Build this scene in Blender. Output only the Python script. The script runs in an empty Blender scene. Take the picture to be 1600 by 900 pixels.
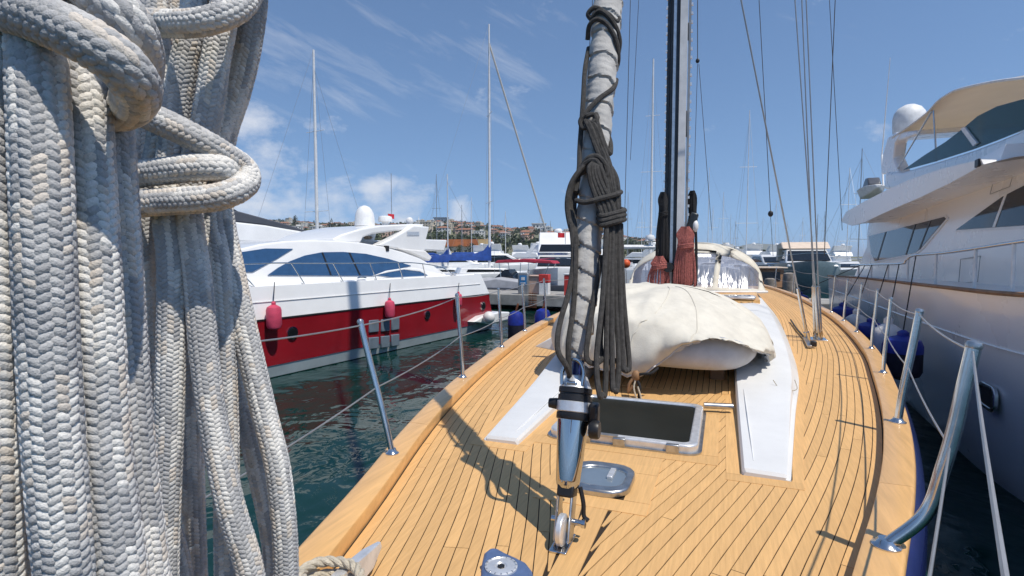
import bpy, math, random
import numpy as np
from mathutils import Vector, Matrix
random.seed(7); rng = np.random.default_rng(7)
R = math.radians
S = bpy.context.scene
COL = S.collection

# ------------------------------------------------------------------ camera
F = 850.0; HC = 1.15; PITCH = math.atan(50 / F)      # eye 1.15 m above the yacht's deck (deck = z 0, water = z -1.6)
WATER = -1.6
cam = bpy.data.cameras.new('camera'); co = bpy.data.objects.new('camera', cam); COL.objects.link(co)
co.location = (0, 0, HC); co.rotation_euler = (math.pi / 2 - PITCH, 0, 0)
cam.sensor_width = 36; cam.lens = 36 * F / 1600; cam.clip_start = .02; cam.clip_end = 12000
S.camera = co

# ------------------------------------------------------------------ world, sun, exposure
SUN_EL = R(62); SUN_AZ = math.atan2(.70, -.71)        # clockwise from +Y: sun behind the right shoulder
SD = Vector((math.sin(SUN_AZ) * math.cos(SUN_EL), math.cos(SUN_AZ) * math.cos(SUN_EL), math.sin(SUN_EL)))
w = bpy.data.worlds.new('World'); S.world = w; w.use_nodes = True
nt = w.node_tree; nt.nodes.clear()
def N(t, **k):
    n = nt.nodes.new(t)
    for a, b in k.items(): setattr(n, a, b)
    return n
def mathn(op, a, b=None, c=None, clamp=False):
    n = N('ShaderNodeMath', operation=op, use_clamp=clamp)
    for i, q in enumerate((a, b, c)):
        if q is None: continue
        if hasattr(q, 'is_linked'): nt.links.new(q, n.inputs[i])
        else: n.inputs[i].default_value = q
    return n.outputs[0]
sky = N('ShaderNodeTexSky', sky_type='NISHITA', sun_disc=False, sun_elevation=SUN_EL, sun_rotation=SUN_AZ,
        altitude=0, air_density=1.0, dust_density=.05, ozone_density=2.2)
tc = N('ShaderNodeTexCoord')
sv = N('ShaderNodeSeparateXYZ'); nt.links.new(tc.outputs['Generated'], sv.inputs[0])
cv = N('ShaderNodeCombineXYZ'); nt.links.new(sv.outputs[0], cv.inputs[0]); nt.links.new(sv.outputs[1], cv.inputs[1])
nt.links.new(mathn('MULTIPLY_ADD', mathn('MAXIMUM', sv.outputs[2], 0.0), .88, .16), cv.inputs[2])   # clear air: no white band at the horizon
nv = N('ShaderNodeVectorMath', operation='NORMALIZE'); nt.links.new(cv.outputs[0], nv.inputs[0]); nt.links.new(nv.outputs[0], sky.inputs[0])
def dirpx(x, y):
    a = (x - 800) / F; b = (450 - y) / F
    return Vector((a, math.cos(PITCH) + b * math.sin(PITCH), -math.sin(PITCH) + b * math.cos(PITCH))).normalized()
def blob(d, width):                                    # soft patch of sky round a direction
    v = N('ShaderNodeVectorMath', operation='DISTANCE'); nt.links.new(tc.outputs['Generated'], v.inputs[0]); v.inputs[1].default_value = d
    m = N('ShaderNodeMapRange', interpolation_type='SMOOTHSTEP'); nt.links.new(v.outputs['Value'], m.inputs[0])
    m.inputs[1].default_value = 0; m.inputs[2].default_value = width; m.inputs[3].default_value = 1; m.inputs[4].default_value = 0
    return m.outputs[0]
def noise(scale, detail, rough, sc=(1, 1, 1), rot=(0, 0, 0), off=(0, 0, 0), dist=0, tx='POINT'):
    mp = N('ShaderNodeMapping', vector_type=tx); nt.links.new(tc.outputs['Generated'], mp.inputs[0])
    mp.inputs['Scale'].default_value = sc; mp.inputs['Rotation'].default_value = rot; mp.inputs['Location'].default_value = off
    n = N('ShaderNodeTexNoise'); nt.links.new(mp.outputs[0], n.inputs[0])
    n.inputs['Scale'].default_value = scale; n.inputs['Detail'].default_value = detail; n.inputs['Roughness'].default_value = rough
    n.inputs['Distortion'].default_value = dist
    return n.outputs['Fac']
cum_n = noise(9, 8, .62, sc=(1, 1, 1.7), off=(.3, 0, .1))
cum_m = None
for (x, y, wd) in ((385, 195, .10), (420, 290, .17), (590, 295, .07), (520, 335, .13), (720, 335, .045), (640, 325, .09)):
    b = blob(dirpx(x, y), wd); cum_m = b if cum_m is None else mathn('MAXIMUM', cum_m, b)
sep = N('ShaderNodeSeparateXYZ'); nt.links.new(tc.outputs['Generated'], sep.inputs[0])
cum = mathn('MULTIPLY', mathn('SUBTRACT', mathn('ADD', cum_n, mathn('MULTIPLY', cum_m, .30)), .64), 4.2, clamp=True)
cir_n = noise(5, 9, .68, sc=(1.0, 1.0, .17), rot=(0, R(24), 0), off=(.42, .2, .3), dist=.4, tx='TEXTURE')
cir_m = None
for (x, y, wd) in ((560, 90, .24), (670, 85, .10), (790, 120, .20), (440, 100, .20)):
    b = blob(dirpx(x, y), wd); cir_m = b if cir_m is None else mathn('MAXIMUM', cir_m, b)
cir = mathn('MULTIPLY', mathn('SUBTRACT', mathn('ADD', cir_n, mathn('MULTIPLY', cir_m, .19)), .64), 2.6, clamp=True)
cir = mathn('MULTIPLY', cir, .55)
cl = mathn('MAXIMUM', cum, cir)
mix = N('ShaderNodeMix', data_type='RGBA'); nt.links.new(mathn('MULTIPLY', cl, .66), mix.inputs[0])
hs = N('ShaderNodeHueSaturation'); hs.inputs['Saturation'].default_value = 1.0; hs.inputs['Value'].default_value = 1.0
tint = N('ShaderNodeMix', data_type='RGBA', blend_type='MULTIPLY'); tint.inputs[0].default_value = 1; tint.inputs[7].default_value = (.92, .99, 1.04, 1)
nt.links.new(sky.outputs[0], hs.inputs['Color']); nt.links.new(hs.outputs[0], tint.inputs[6]); nt.links.new(tint.outputs[2], mix.inputs[6])
mix.inputs[7].default_value = (6.4, 6.5, 6.8, 1)
bg = N('ShaderNodeBackground'); bg.inputs[1].default_value = .112
out = N('ShaderNodeOutputWorld')
nt.links.new(mix.outputs[2], bg.inputs[0]); nt.links.new(bg.outputs[0], out.inputs[0])
sl = bpy.data.lights.new('sun', 'SUN'); sl.energy = 3.5; sl.angle = R(.55); sl.color = (1, .94, .845)
so = bpy.data.objects.new('sun', sl); COL.objects.link(so); so.rotation_euler = SD.to_track_quat('Z', 'Y').to_euler(); so.location = (20, -20, 40)
S.view_settings.view_transform = 'Standard'; S.view_settings.look = 'None'; S.view_settings.gamma = 1
S.view_settings.exposure = 0.3

# ------------------------------------------------------------------ frames: photograph position -> point at a real depth
CV = Vector((0, 0, HC))
def ray(x, y):
    a = (x - 800) / F; b = (450 - y) / F
    return Vector((a, math.cos(PITCH) + b * math.sin(PITCH), -math.sin(PITCH) + b * math.cos(PITCH)))
def at(x, y, D):
    d = ray(x, y); return CV + d * (D / d.y)
class Frame:
    def __init__(s, o, ang): s.o = Vector(o); s.ang = ang; s.m = Matrix.Translation(s.o) @ Matrix.Rotation(ang, 4, 'Z'); s.i = s.m.inverted()
    def hit(s, x, y, ax, val):
        o = s.i @ CV; d = (s.i.to_3x3()) @ ray(x, y)
        return o + d * ((val - o[ax]) / d[ax])
    def xz(s, pts, yv): return [(q.x, q.z) for q in (s.hit(a, b, 1, yv) for a, b in pts)]
AX = math.atan2(.363, .932)
YF = Frame((.259, 2.09, 0), -AX)                        # own yacht: local +y aft, +x to the right, z 0 = deck
RF = Frame((-.72, 20.3, WATER), math.atan2(-.874, -.486))   # red yacht: +x forward, +y towards our side, z 0 = water
WF = Frame((12.5, 21.3, WATER), math.atan2(-.912, -.41))    # white yacht: +x forward, +y inboard (away from us), z 0 = water

# ------------------------------------------------------------------ materials
MATS = {}
def mat(name, col, rough=.5, metal=0, var=.08, scale=6, bump=0, bscale=60, spec=.5, coat=0, trans=0, ior=1.45, alpha=1, stretch=(1, 1, 1), rnd=0, col2=None, rv=0):
    m = bpy.data.materials.new(name); m.use_nodes = True; t = m.node_tree; p = t.nodes['Principled BSDF']
    L = t.links.new
    p.inputs['Roughness'].default_value = rough; p.inputs['Metallic'].default_value = metal
    p.inputs['Specular IOR Level'].default_value = spec; p.inputs['Coat Weight'].default_value = coat; p.inputs['Coat Roughness'].default_value = .08
    p.inputs['Transmission Weight'].default_value = trans; p.inputs['IOR'].default_value = ior; p.inputs['Alpha'].default_value = alpha
    c = t.nodes.new('ShaderNodeTexCoord'); mp = t.nodes.new('ShaderNodeMapping'); mp.inputs['Scale'].default_value = stretch
    L(c.outputs['Object'], mp.inputs[0])
    n = t.nodes.new('ShaderNodeTexNoise'); n.inputs['Scale'].default_value = scale; n.inputs['Detail'].default_value = 6; n.inputs['Roughness'].default_value = .6
    L(mp.outputs[0], n.inputs[0])
    r = t.nodes.new('ShaderNodeValToRGB')
    c2 = col2 or tuple(max(0, q * (1 - 2.2 * var)) for q in col)
    r.color_ramp.elements[0].color = (*c2, 1); r.color_ramp.elements[0].position = .28
    r.color_ramp.elements[1].color = (*[min(1, q * (1 + .6 * var)) for q in col], 1); r.color_ramp.elements[1].position = .68
    L(n.outputs['Fac'], r.inputs[0]); cout = r.outputs[0]
    if rnd:
        oi = t.nodes.new('ShaderNodeObjectInfo'); mr = t.nodes.new('ShaderNodeMapRange')
        mr.inputs[3].default_value = 1 - rnd; mr.inputs[4].default_value = 1 + rnd * .55; L(oi.outputs['Random'], mr.inputs[0])
        h = t.nodes.new('ShaderNodeHueSaturation'); L(mr.outputs[0], h.inputs['Value']); L(cout, h.inputs['Color']); cout = h.outputs[0]
    L(cout, p.inputs['Base Color'])
    if rv:
        mr = t.nodes.new('ShaderNodeMapRange'); mr.inputs[3].default_value = max(.02, rough - rv); mr.inputs[4].default_value = rough + rv
        L(n.outputs['Fac'], mr.inputs[0]); L(mr.outputs[0], p.inputs['Roughness'])
    if bump:
        nb = t.nodes.new('ShaderNodeTexNoise'); nb.inputs['Scale'].default_value = bscale; nb.inputs['Detail'].default_value = 5; L(mp.outputs[0], nb.inputs[0])
        b = t.nodes.new('ShaderNodeBump'); b.inputs['Strength'].default_value = bump; b.inputs['Distance'].default_value = .01
        L(nb.outputs['Fac'], b.inputs['Height']); L(b.outputs[0], p.inputs['Normal'])
    MATS[name] = m; return m
mat('teak', (.70, .42, .175), .55, var=.08, scale=9, stretch=(9, .5, 4), rnd=.09, bump=.12, bscale=45, spec=.3)
mat('teak_cap', (.74, .43, .165), .38, var=.09, scale=6, stretch=(6, .5, 3), rnd=.06, coat=.25)
mat('caulk', (.03, .02, .012), .8)
mat('gelcoat', (.80, .80, .79), .22, var=.035, scale=1.3, coat=.3)
mat('gelcoat_warm', (.78, .765, .74), .3, var=.04, scale=1.2, coat=.2)
mat('hull_white', (.87, .855, .835), .28, var=.02, scale=.8, coat=.3, rv=.05)
mat('deck_white', (.70, .70, .69), .45, var=.04, scale=3, bump=.08, bscale=300)
mat('navy', (.02, .03, .14), .15, coat=.5)
mat('red_paint', (.28, .010, .018), .16, var=.10, scale=.9, coat=.7)
mat('boot', (.52, .58, .60), .4, var=.1, scale=1.5)
mat('antifoul', (.02, .03, .04), .6)
mat('steel', (.66, .66, .65), .16, metal=1, var=.08, scale=14, rv=.07)
mat('steel_worn', (.55, .55, .54), .34, metal=1, var=.15, scale=20)
mat('chrome', (.52, .53, .54), .05, metal=1, var=.02)
mat('alloy', (.80, .80, .80), .36, metal=.6, var=.1, scale=20)
mat('wire', (.42, .42, .42), .4, metal=.7)
mat('black_plastic', (.018, .018, .02), .42, var=.2)
mat('mast_black', (.05, .055, .06), .35, metal=.4, var=.2, scale=8)
mat('mast_grey', (.34, .35, .36), .4, metal=.5, var=.1)
mat('mast_white', (.72, .72, .72), .35)
mat('glass_dark', (.010, .012, .014), .06, spec=.35)
mat('glass_blue', (.03, .085, .19), .05, spec=.6, coat=.2)
mat('glass_grey', (.035, .042, .055), .05, spec=.45)
mat('glass_pale', (.16, .20, .24), .08, spec=.8, coat=.6)
mat('glass_teal', (.04, .10, .11), .05, spec=.6, coat=.3)
mat('hatch_glass', (.018, .020, .018), .3, spec=.02)
mat('pink', (.62, .07, .13), .5, var=.12, scale=8)
mat('canvas', (.67, .63, .54), .85, var=.07, scale=7, bump=.2, bscale=90)
mat('bimini', (.74, .69, .61), .8, var=.05, scale=2)
mat('hypalon', (.52, .53, .55), .6, var=.08, scale=6)
mat('sail_grey', (.47, .455, .43), .85, var=.07, scale=9, bump=.3, bscale=110)
mat('rope_dark', (.085, .08, .075), .9, var=.25, scale=60, bump=.8, bscale=420)
mat('rope_red', (.42, .13, .11), .9, var=.35, scale=70, bump=.6, bscale=300)
mat('rope_black', (.02, .02, .022), .9, var=.3, scale=60)
mat('rope_cream', (.62, .55, .43), .9, var=.15, scale=60, bump=.7, bscale=260)
mat('windlass_blue', (.09, .14, .27), .5, var=.15, scale=14, bump=.1, bscale=120)
mat('fender_blue', (.012, .03, .28), .5, var=.2, scale=6)
mat('fender_dark', (.012, .012, .028), .8, var=.2, scale=8)
mat('fender_white', (.72, .70, .68), .45, var=.08)
mat('concrete', (.36, .345, .32), .9, var=.22, scale=1.4, bump=.5, bscale=14)
mat('rust', (.20, .07, .03), .9, var=.35, scale=6)
mat('pillar_pink', (.60, .42, .34), .85, var=.12, scale=3)
mat('sign_blue', (.03, .22, .50), .4); mat('sign_red', (.60, .05, .04), .5); mat('plain_white', (.78, .78, .77), .5)
mat('blue_canvas', (.012, .06, .28), .8, var=.2, scale=3, bump=.2, bscale=20)
mat('red_canvas', (.42, .03, .06), .8, var=.2, scale=3)
mat('grey_canvas', (.40, .41, .44), .8, var=.1, scale=3)
mat('dark_grey', (.09, .095, .11), .35, var=.1, scale=1)
mat('beige_canvas', (.70, .57, .45), .8, var=.07, scale=2)
mat('teal_hull', (.14, .19, .20), .3, var=.1, coat=.3)
mat('orange', (.65, .10, .02), .5)
mat('wood_brown', (.28, .15, .07), .6, var=.2, scale=5)
mat('flag_red', (.55, .02, .03), .8)
mat('piling', (.26, .23, .20), .95, var=.3, scale=5, bump=.5, bscale=20)
mat('bark', (.13, .09, .06), .95, var=.3, scale=5)
mat('leaf_olive', (.085, .10, .035), .8, var=.35, scale=1.2, rnd=.2)
mat('leaf_dark', (.055, .075, .032), .8, var=.35, scale=1.2, rnd=.2)
mat('leaf_palm', (.10, .12, .04), .8, var=.3, scale=2)
mat('scrub', (.10, .115, .055), .95, var=.5, scale=.035, col2=(.20, .17, .12))
mat('wall_cream', (.62, .54, .42), .9, var=.1, scale=.4, rnd=.12)
mat('wall_white', (.70, .68, .64), .9, var=.08, scale=.4, rnd=.1)
mat('wall_pink', (.60, .42, .33), .9, var=.1, scale=.4, rnd=.12)
mat('wall_yellow', (.66, .46, .22), .9, var=.1, scale=.2)
mat('roof_tile', (.34, .165, .105), .9, var=.2, scale=.7, rnd=.15)
mat('roof_orange', (.52, .17, .06), .9, var=.2, scale=.5)
mat('win_dark', (.03, .035, .04), .25)
# see-through vinyl of the sprayhood
m = mat('vinyl', (.85, .86, .88), .06, var=.03, scale=4, bump=.0)
t = m.node_tree; p = t.nodes['Principled BSDF']; o = t.nodes['Material Output']
tr = t.nodes.new('ShaderNodeBsdfTransparent'); tr.inputs[0].default_value = (.66, .68, .74, 1)
gl = t.nodes.new('ShaderNodeBsdfGlossy'); gl.inputs['Roughness'].default_value = .2; gl.inputs[0].default_value = (.9, .9, .92, 1)
df = t.nodes.new('ShaderNodeBsdfDiffuse'); df.inputs[0].default_value = (.36, .365, .42, 1)
mxa = t.nodes.new('ShaderNodeMixShader'); mxa.inputs[0].default_value = .40; t.links.new(tr.outputs[0], mxa.inputs[1]); t.links.new(df.outputs[0], mxa.inputs[2])
mx = t.nodes.new('ShaderNodeMixShader'); mx.inputs[0].default_value = .14; t.links.new(mxa.outputs[0], mx.inputs[1]); t.links.new(gl.outputs[0], mx.inputs[2])
t.links.new(mx.outputs[0], o.inputs[0])
tcn = t.nodes.new('ShaderNodeTexCoord'); mp = t.nodes.new('ShaderNodeMapping'); mp.inputs['Scale'].default_value = (7, 1, 1.3); mp.inputs['Rotation'].default_value = (0, R(18), 0)
nn = t.nodes.new('ShaderNodeTexNoise'); nn.inputs['Scale'].default_value = 2.0; bb = t.nodes.new('ShaderNodeBump'); bb.inputs['Strength'].default_value = .3; bb.inputs['Distance'].default_value = .12
t.links.new(tcn.outputs['Object'], mp.inputs[0]); t.links.new(mp.outputs[0], nn.inputs[0]); t.links.new(nn.outputs['Fac'], bb.inputs['Height']); t.links.new(bb.outputs[0], gl.inputs['Normal'])
# bimini cloth lets sunlight through
m = MATS['bimini']; t = m.node_tree; o = t.nodes['Material Output']; p = t.nodes['Principled BSDF']
tl = t.nodes.new('ShaderNodeBsdfTranslucent'); tl.inputs[0].default_value = (.80, .73, .64, 1); mx = t.nodes.new('ShaderNodeMixShader'); mx.inputs[0].default_value = .42
t.links.new(p.outputs[0], mx.inputs[1]); t.links.new(tl.outputs[0], mx.inputs[2]); t.links.new(mx.outputs[0], o.inputs[0])
# tinted flybridge screen
m = mat('screen_tint', (.05, .11, .12), .05)
t = m.node_tree; o = t.nodes['Material Output']; p = t.nodes['Principled BSDF']
tr = t.nodes.new('ShaderNodeBsdfTransparent'); tr.inputs[0].default_value = (.16, .30, .32, 1)
mx = t.nodes.new('ShaderNodeMixShader'); mx.inputs[0].default_value = .45; t.links.new(tr.outputs[0], mx.inputs[1]); t.links.new(p.outputs[0], mx.inputs[2]); t.links.new(mx.outputs[0], o.inputs[0])
# braided mooring rope: colour of each yarn is stored on the mesh
m = mat('braid', (.5, .5, .5), .9); t = m.node_tree; p = t.nodes['Principled BSDF']
an = t.nodes.new('ShaderNodeAttribute'); an.attribute_name = 'yarn'
fn = t.nodes.new('ShaderNodeTexNoise'); fn.inputs['Scale'].default_value = 900; fn.inputs['Detail'].default_value = 3
tcn = t.nodes.new('ShaderNodeTexCoord'); t.links.new(tcn.outputs['Object'], fn.inputs[0])
mm = t.nodes.new('ShaderNodeMapRange'); mm.inputs[3].default_value = .75; mm.inputs[4].default_value = 1.2; t.links.new(fn.outputs['Fac'], mm.inputs[0])
vm = t.nodes.new('ShaderNodeVectorMath'); vm.operation = 'SCALE'; t.links.new(an.outputs['Color'], vm.inputs[0]); t.links.new(mm.outputs[0], vm.inputs['Scale'])
t.links.new(vm.outputs[0], p.inputs['Base Color'])
b = t.nodes.new('ShaderNodeBump'); b.inputs['Strength'].default_value = .6; b.inputs['Distance'].default_value = .0012
t.links.new(fn.outputs['Fac'], b.inputs['Height']); t.links.new(b.outputs[0], p.inputs['Normal'])
# water
m = mat('water', (.004, .030, .025), .03, var=.1, scale=.2, spec=.5); t = m.node_tree; p = t.nodes['Principled BSDF']; p.inputs['IOR'].default_value = 1.33
tcn = t.nodes.new('ShaderNodeTexCoord'); prev = None
for sc, st, stre in ((.9, .07, (1, .65, 1)), (2.4, .014, (1, .8, 1)), (.35, .12, (1, 1, 1))):
    mp = t.nodes.new('ShaderNodeMapping'); mp.inputs['Scale'].default_value = stre; mp.inputs['Rotation'].default_value = (0, 0, R(30 * sc))
    nn = t.nodes.new('ShaderNodeTexNoise'); nn.inputs['Scale'].default_value = sc; nn.inputs['Detail'].default_value = 3; nn.inputs['Distortion'].default_value = .8
    b = t.nodes.new('ShaderNodeBump'); b.inputs['Strength'].default_value = 1; b.inputs['Distance'].default_value = st
    t.links.new(tcn.outputs['Object'], mp.inputs[0]); t.links.new(mp.outputs[0], nn.inputs[0]); t.links.new(nn.outputs['Fac'], b.inputs['Height'])
    if prev: t.links.new(prev, b.inputs['Normal'])
    prev = b.outputs[0]
t.links.new(prev, p.inputs['Normal'])

# ------------------------------------------------------------------ mesh builder
def catmull(pts, n):
    pts = [Vector(p) for p in pts]
    if len(pts) < 3: return [pts[0].lerp(pts[-1], i / n) for i in range(n + 1)]
    P = [pts[0] * 2 - pts[1]] + pts + [pts[-1] * 2 - pts[-2]]
    o = []
    for i in range(len(pts) - 1):
        a, b, c, d = P[i:i + 4]
        for k in range(n):
            t = k / n
            o.append(.5 * ((2 * b) + (c - a) * t + (2 * a - 5 * b + 4 * c - d) * t * t + (3 * b - a - 3 * c + d) * t ** 3))
    o.append(pts[-1]); return o
class MB:
    def __init__(s): s.v = []; s.f = []
    def add(s, vs, fs):
        k = len(s.v); s.v += [tuple(q) for q in vs]; s.f += [tuple(i + k for i in q) for q in fs]; return s
    def box(s, c, d, rz=0, rx=0, ry=0):
        m = Matrix.Rotation(rz, 3, 'Z') @ Matrix.Rotation(ry, 3, 'Y') @ Matrix.Rotation(rx, 3, 'X'); c = Vector(c)
        vs = [c + m @ Vector((x * d[0] / 2, y * d[1] / 2, z * d[2] / 2)) for x in (-1, 1) for y in (-1, 1) for z in (-1, 1)]
        return s.add(vs, [(0, 1, 3, 2), (4, 6, 7, 5), (0, 4, 5, 1), (2, 3, 7, 6), (0, 2, 6, 4), (1, 5, 7, 3)])
    def loft(s, rings, close=True, caps=True):
        n = len(rings[0]); vs = [p for r in rings for p in r]; fs = []
        for i in range(len(rings) - 1):
            for j in range(n if close else n - 1):
                k = (j + 1) % n; fs.append((i * n + j, i * n + k, (i + 1) * n + k, (i + 1) * n + j))
        if caps: fs.append(tuple(range(n))[::-1]); fs.append(tuple((len(rings) - 1) * n + j for j in range(n)))
        return s.add(vs, fs)
    def tube(s, pts, r, n=8, sm=0, caps=True):
        pts = [Vector(p) for p in pts]
        if sm: pts = catmull(pts, sm)
        m = len(pts); rr = r if hasattr(r, '__len__') else [r] * m
        if len(rr) != m: rr = [rr[min(len(rr) - 1, int(i * len(rr) / m))] for i in range(m)]
        T = [(pts[min(i + 1, m - 1)] - pts[max(i - 1, 0)]).normalized() for i in range(m)]
        u = T[0].orthogonal().normalized(); rings = []
        for i in range(m):
            u = (u - T[i] * u.dot(T[i])).normalized(); q = T[i].cross(u)
            rings.append([pts[i] + (u * math.cos(2 * math.pi * k / n) + q * math.sin(2 * math.pi * k / n)) * rr[i] for k in range(n)])
        return s.loft(rings, True, caps)
    def lathe(s, prof, o=(0, 0, 0), ax=(0, 0, 1), n=24, caps=True):
        ax = Vector(ax).normalized(); u = ax.orthogonal().normalized(); q = ax.cross(u); o = Vector(o)
        return s.loft([[o + ax * z + (u * math.cos(2 * math.pi * k / n) + q * math.sin(2 * math.pi * k / n)) * max(r, 1e-4) for k in range(n)] for r, z in prof], True, caps)
    def ball(s, c, r, nu=20, nv=12):
        r = r if hasattr(r, '__len__') else (r, r, r); c = Vector(c)
        return s.loft([[c + Vector((r[0] * math.sin(a) * math.cos(2 * math.pi * k / nu), r[1] * math.sin(a) * math.sin(2 * math.pi * k / nu), r[2] * math.cos(a))) for k in range(nu)]
                       for a in [math.pi * (.004 + .992 * i / nv) for i in range(nv + 1)]])
    def prism(s, xz, y0, y1, fn=None):                # outline in x,z pushed from y0 to y1
        n = len(xz); vs = [(x, y0, z) for x, z in xz] + [(x, y1, z) for x, z in xz]
        if fn: vs = [fn(*q) for q in vs]
        fs = [tuple(range(n)), tuple(range(2 * n - 1, n - 1, -1))] + [(i, i + n, (i + 1) % n + n, (i + 1) % n) for i in range(n)]
        return s.add(vs, fs)
    def slab(s, xy, z0, z1):
        n = len(xy); vs = [(x, y, z0) for x, y in xy] + [(x, y, z1) for x, y in xy]
        return s.add(vs, [tuple(range(n)), tuple(range(2 * n - 1, n - 1, -1))] + [(i, i + n, (i + 1) % n + n, (i + 1) % n) for i in range(n)])
    def grid(s, fn, nu, nv, close=False):
        vs = [fn(i / nu, j / nv) for i in range(nu + 1) for j in range(nv + 1)]
        return s.add(vs, [(i * (nv + 1) + j, (i + 1) * (nv + 1) + j, (i + 1) * (nv + 1) + j + 1, i * (nv + 1) + j + 1) for i in range(nu) for j in range(nv)])
    def build(s, name, m, parent=None, smooth=40, bevel=0, seg=2, thick=0, sub=0, inv=None):
        me = bpy.data.meshes.new(name); vs = s.v
        if inv is not None: vs = [tuple(inv @ Vector(q)) for q in vs]
        me.from_pydata(vs, [], s.f); me.update()
        import bmesh
        bm = bmesh.new(); bm.from_mesh(me); bmesh.ops.recalc_face_normals(bm, faces=bm.faces); bm.to_mesh(me); bm.free()
        me.materials.append(MATS[m])
        if smooth: me.shade_smooth(); me.set_sharp_from_angle(angle=R(smooth))
        o = bpy.data.objects.new(name, me); COL.objects.link(o)
        if parent is not None: o.parent = parent
        if thick: q = o.modifiers.new('thickness', 'SOLIDIFY'); q.thickness = thick; q.offset = 0
        if sub: q = o.modifiers.new('smooth', 'SUBSURF'); q.levels = sub; q.render_levels = sub
        if bevel: q = o.modifiers.new('edge', 'BEVEL'); q.width = bevel; q.segments = seg; q.limit_method = 'ANGLE'; q.angle_limit = R(35); q.harden_normals = False
        return o
def tag(o, label, cat, group=None, kind=None):
    if label: o['label'] = label
    if cat: o['category'] = cat
    if group: o['group'] = group
    if kind: o['kind'] = kind
    return o
def thing(name, label, cat, loc=(0, 0, 0), rz=0, group=None):
    o = bpy.data.objects.new(name, None); COL.objects.link(o); o.location = loc; o.rotation_euler = (0, 0, rz); o.empty_display_size = .2
    return tag(o, label, cat, group)
def frame_thing(name, label, cat, fr): return thing(name, label, cat, fr.o, fr.ang)
def copy_tree(o, parent=None):
    c = o.copy(); COL.objects.link(c)
    if parent is not None: c.parent = parent
    for ch in list(o.children): copy_tree(ch, c)
    return c
def interp(x, tab):
    if x <= tab[0][0]: return tab[0][1]
    for (a, b), (c, d) in zip(tab, tab[1:]):
        if x <= c: t = (x - a) / (c - a); return b + (d - b) * t
    return tab[-1][1]
def spline_tab(tab):                                   # smooth interpolation of a table
    xs = [a for a, b in tab]; ys = [b for a, b in tab]; n = len(xs)
    ms = [(ys[min(i + 1, n - 1)] - ys[max(i - 1, 0)]) / (xs[min(i + 1, n - 1)] - xs[max(i - 1, 0)]) for i in range(n)]
    def f(x):
        if x <= xs[0]: return ys[0]
        if x >= xs[-1]: return ys[-1]
        i = max(k for k in range(n - 1) if xs[k] <= x); h = xs[i + 1] - xs[i]; t = (x - xs[i]) / h
        return (2 * t ** 3 - 3 * t * t + 1) * ys[i] + (t ** 3 - 2 * t * t + t) * h * ms[i] + (-2 * t ** 3 + 3 * t * t) * ys[i + 1] + (t ** 3 - t * t) * h * ms[i + 1]
    return f

# ================================================================== SETTING
seaN = 1
o = MB().add([(-6000, -3000, 0), (6000, -3000, 0), (6000, 9000, 0), (-6000, 9000, 0)], [(0, 1, 2, 3)]).build('water', 'water', smooth=0)
o.location = (0, 0, WATER); tag(o, 'dark green rippled harbour water', None, kind='structure')

# ================================================================== OWN SAILING YACHT (camera stands at its bow)
Y = frame_thing('sailing_yacht', 'large sailing yacht with golden planked teak foredeck and navy hull', 'sailing yacht', YF)
hb = spline_tab([(-3.3, .03), (-2.6, .26), (-2, .45), (-.6, .90), (0, 1.07), (.8, 1.32), (1.5, 1.51), (2.5, 1.73), (3.8, 1.96), (5.3, 2.19), (7.6, 2.40), (10, 2.51), (14, 2.5), (18, 2.25), (21, 1.92)])
CW = .14; CH = .075; SB, SE = -3.2, 21.0
ss = [SB + (SE - SB) * (i / 70) ** 1.15 for i in range(71)]
# hull
rings = []
for s in ss:
    b = hb(s); rk = max(0, 1 - (s - SB) / 3.5)
    prof = [(b - .02, CH - .012), (b + .014, .035), (b + .05, -.02), (b + .062, -.12), (b + .05, -.5), (b * (.93 - .25 * rk), -1.2), (b * (.8 - .4 * rk), -1.75), (0, -2.1 + .8 * rk)]
    rings.append([(x, s + (0 if z > -.1 else -z * .55 * rk), z) for x, z in prof] + [(-x, s + (0 if z > -.1 else -z * .55 * rk), z) for x, z in prof[-2::-1]])
MB().loft(rings, close=False, caps=False).add([*rings[-1]], [tuple(range(len(rings[-1])))]).build('hull', 'navy', Y)
# caulking bed under the planks
deck = MB().loft([[(-(hb(s) - .02), s, -.004), (hb(s) - .02, s, -.004)] for s in ss], close=False, caps=False).build('deck', 'caulk', Y, smooth=0)
Wc = spline_tab([(1.0, .86), (2.37, 1.03), (3.5, 1.18), (5, 1.28), (8, 1.34), (11, 1.30)])
Hc = spline_tab([(1.0, .034), (2, .058), (3, .11), (4, .20), (5, .30), (6, .39), (7, .46), (8, .50), (11, .52)])
HAT = (-.50, .40, 1.20, 2.16)                           # big hatch: x0 x1 y0 y1
def allowed(x, s):
    if abs(x) < .055 and s < .42: return False           # king plank
    if s > .965 and .60 < abs(x) < Wc(s) + .012: return False
    if s > 2.85 and abs(x) < Wc(s) + .012: return False
    if HAT[0] - .05 < x < HAT[1] + .05 and HAT[2] - .05 < s < HAT[3] + .05: return False
    if -.25 < x < .16 and .41 < s < .89: return False
    return True
PW, GAP = .052, .0045
def edge_pt(s, d, side):
    e = hb(s) - CW; g = (hb(s + .02) - hb(s - .02)) / .04; n = math.sqrt(1 + g * g)
    return (side * (e - d / n), s + d * g / n)
npl = 0
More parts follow.
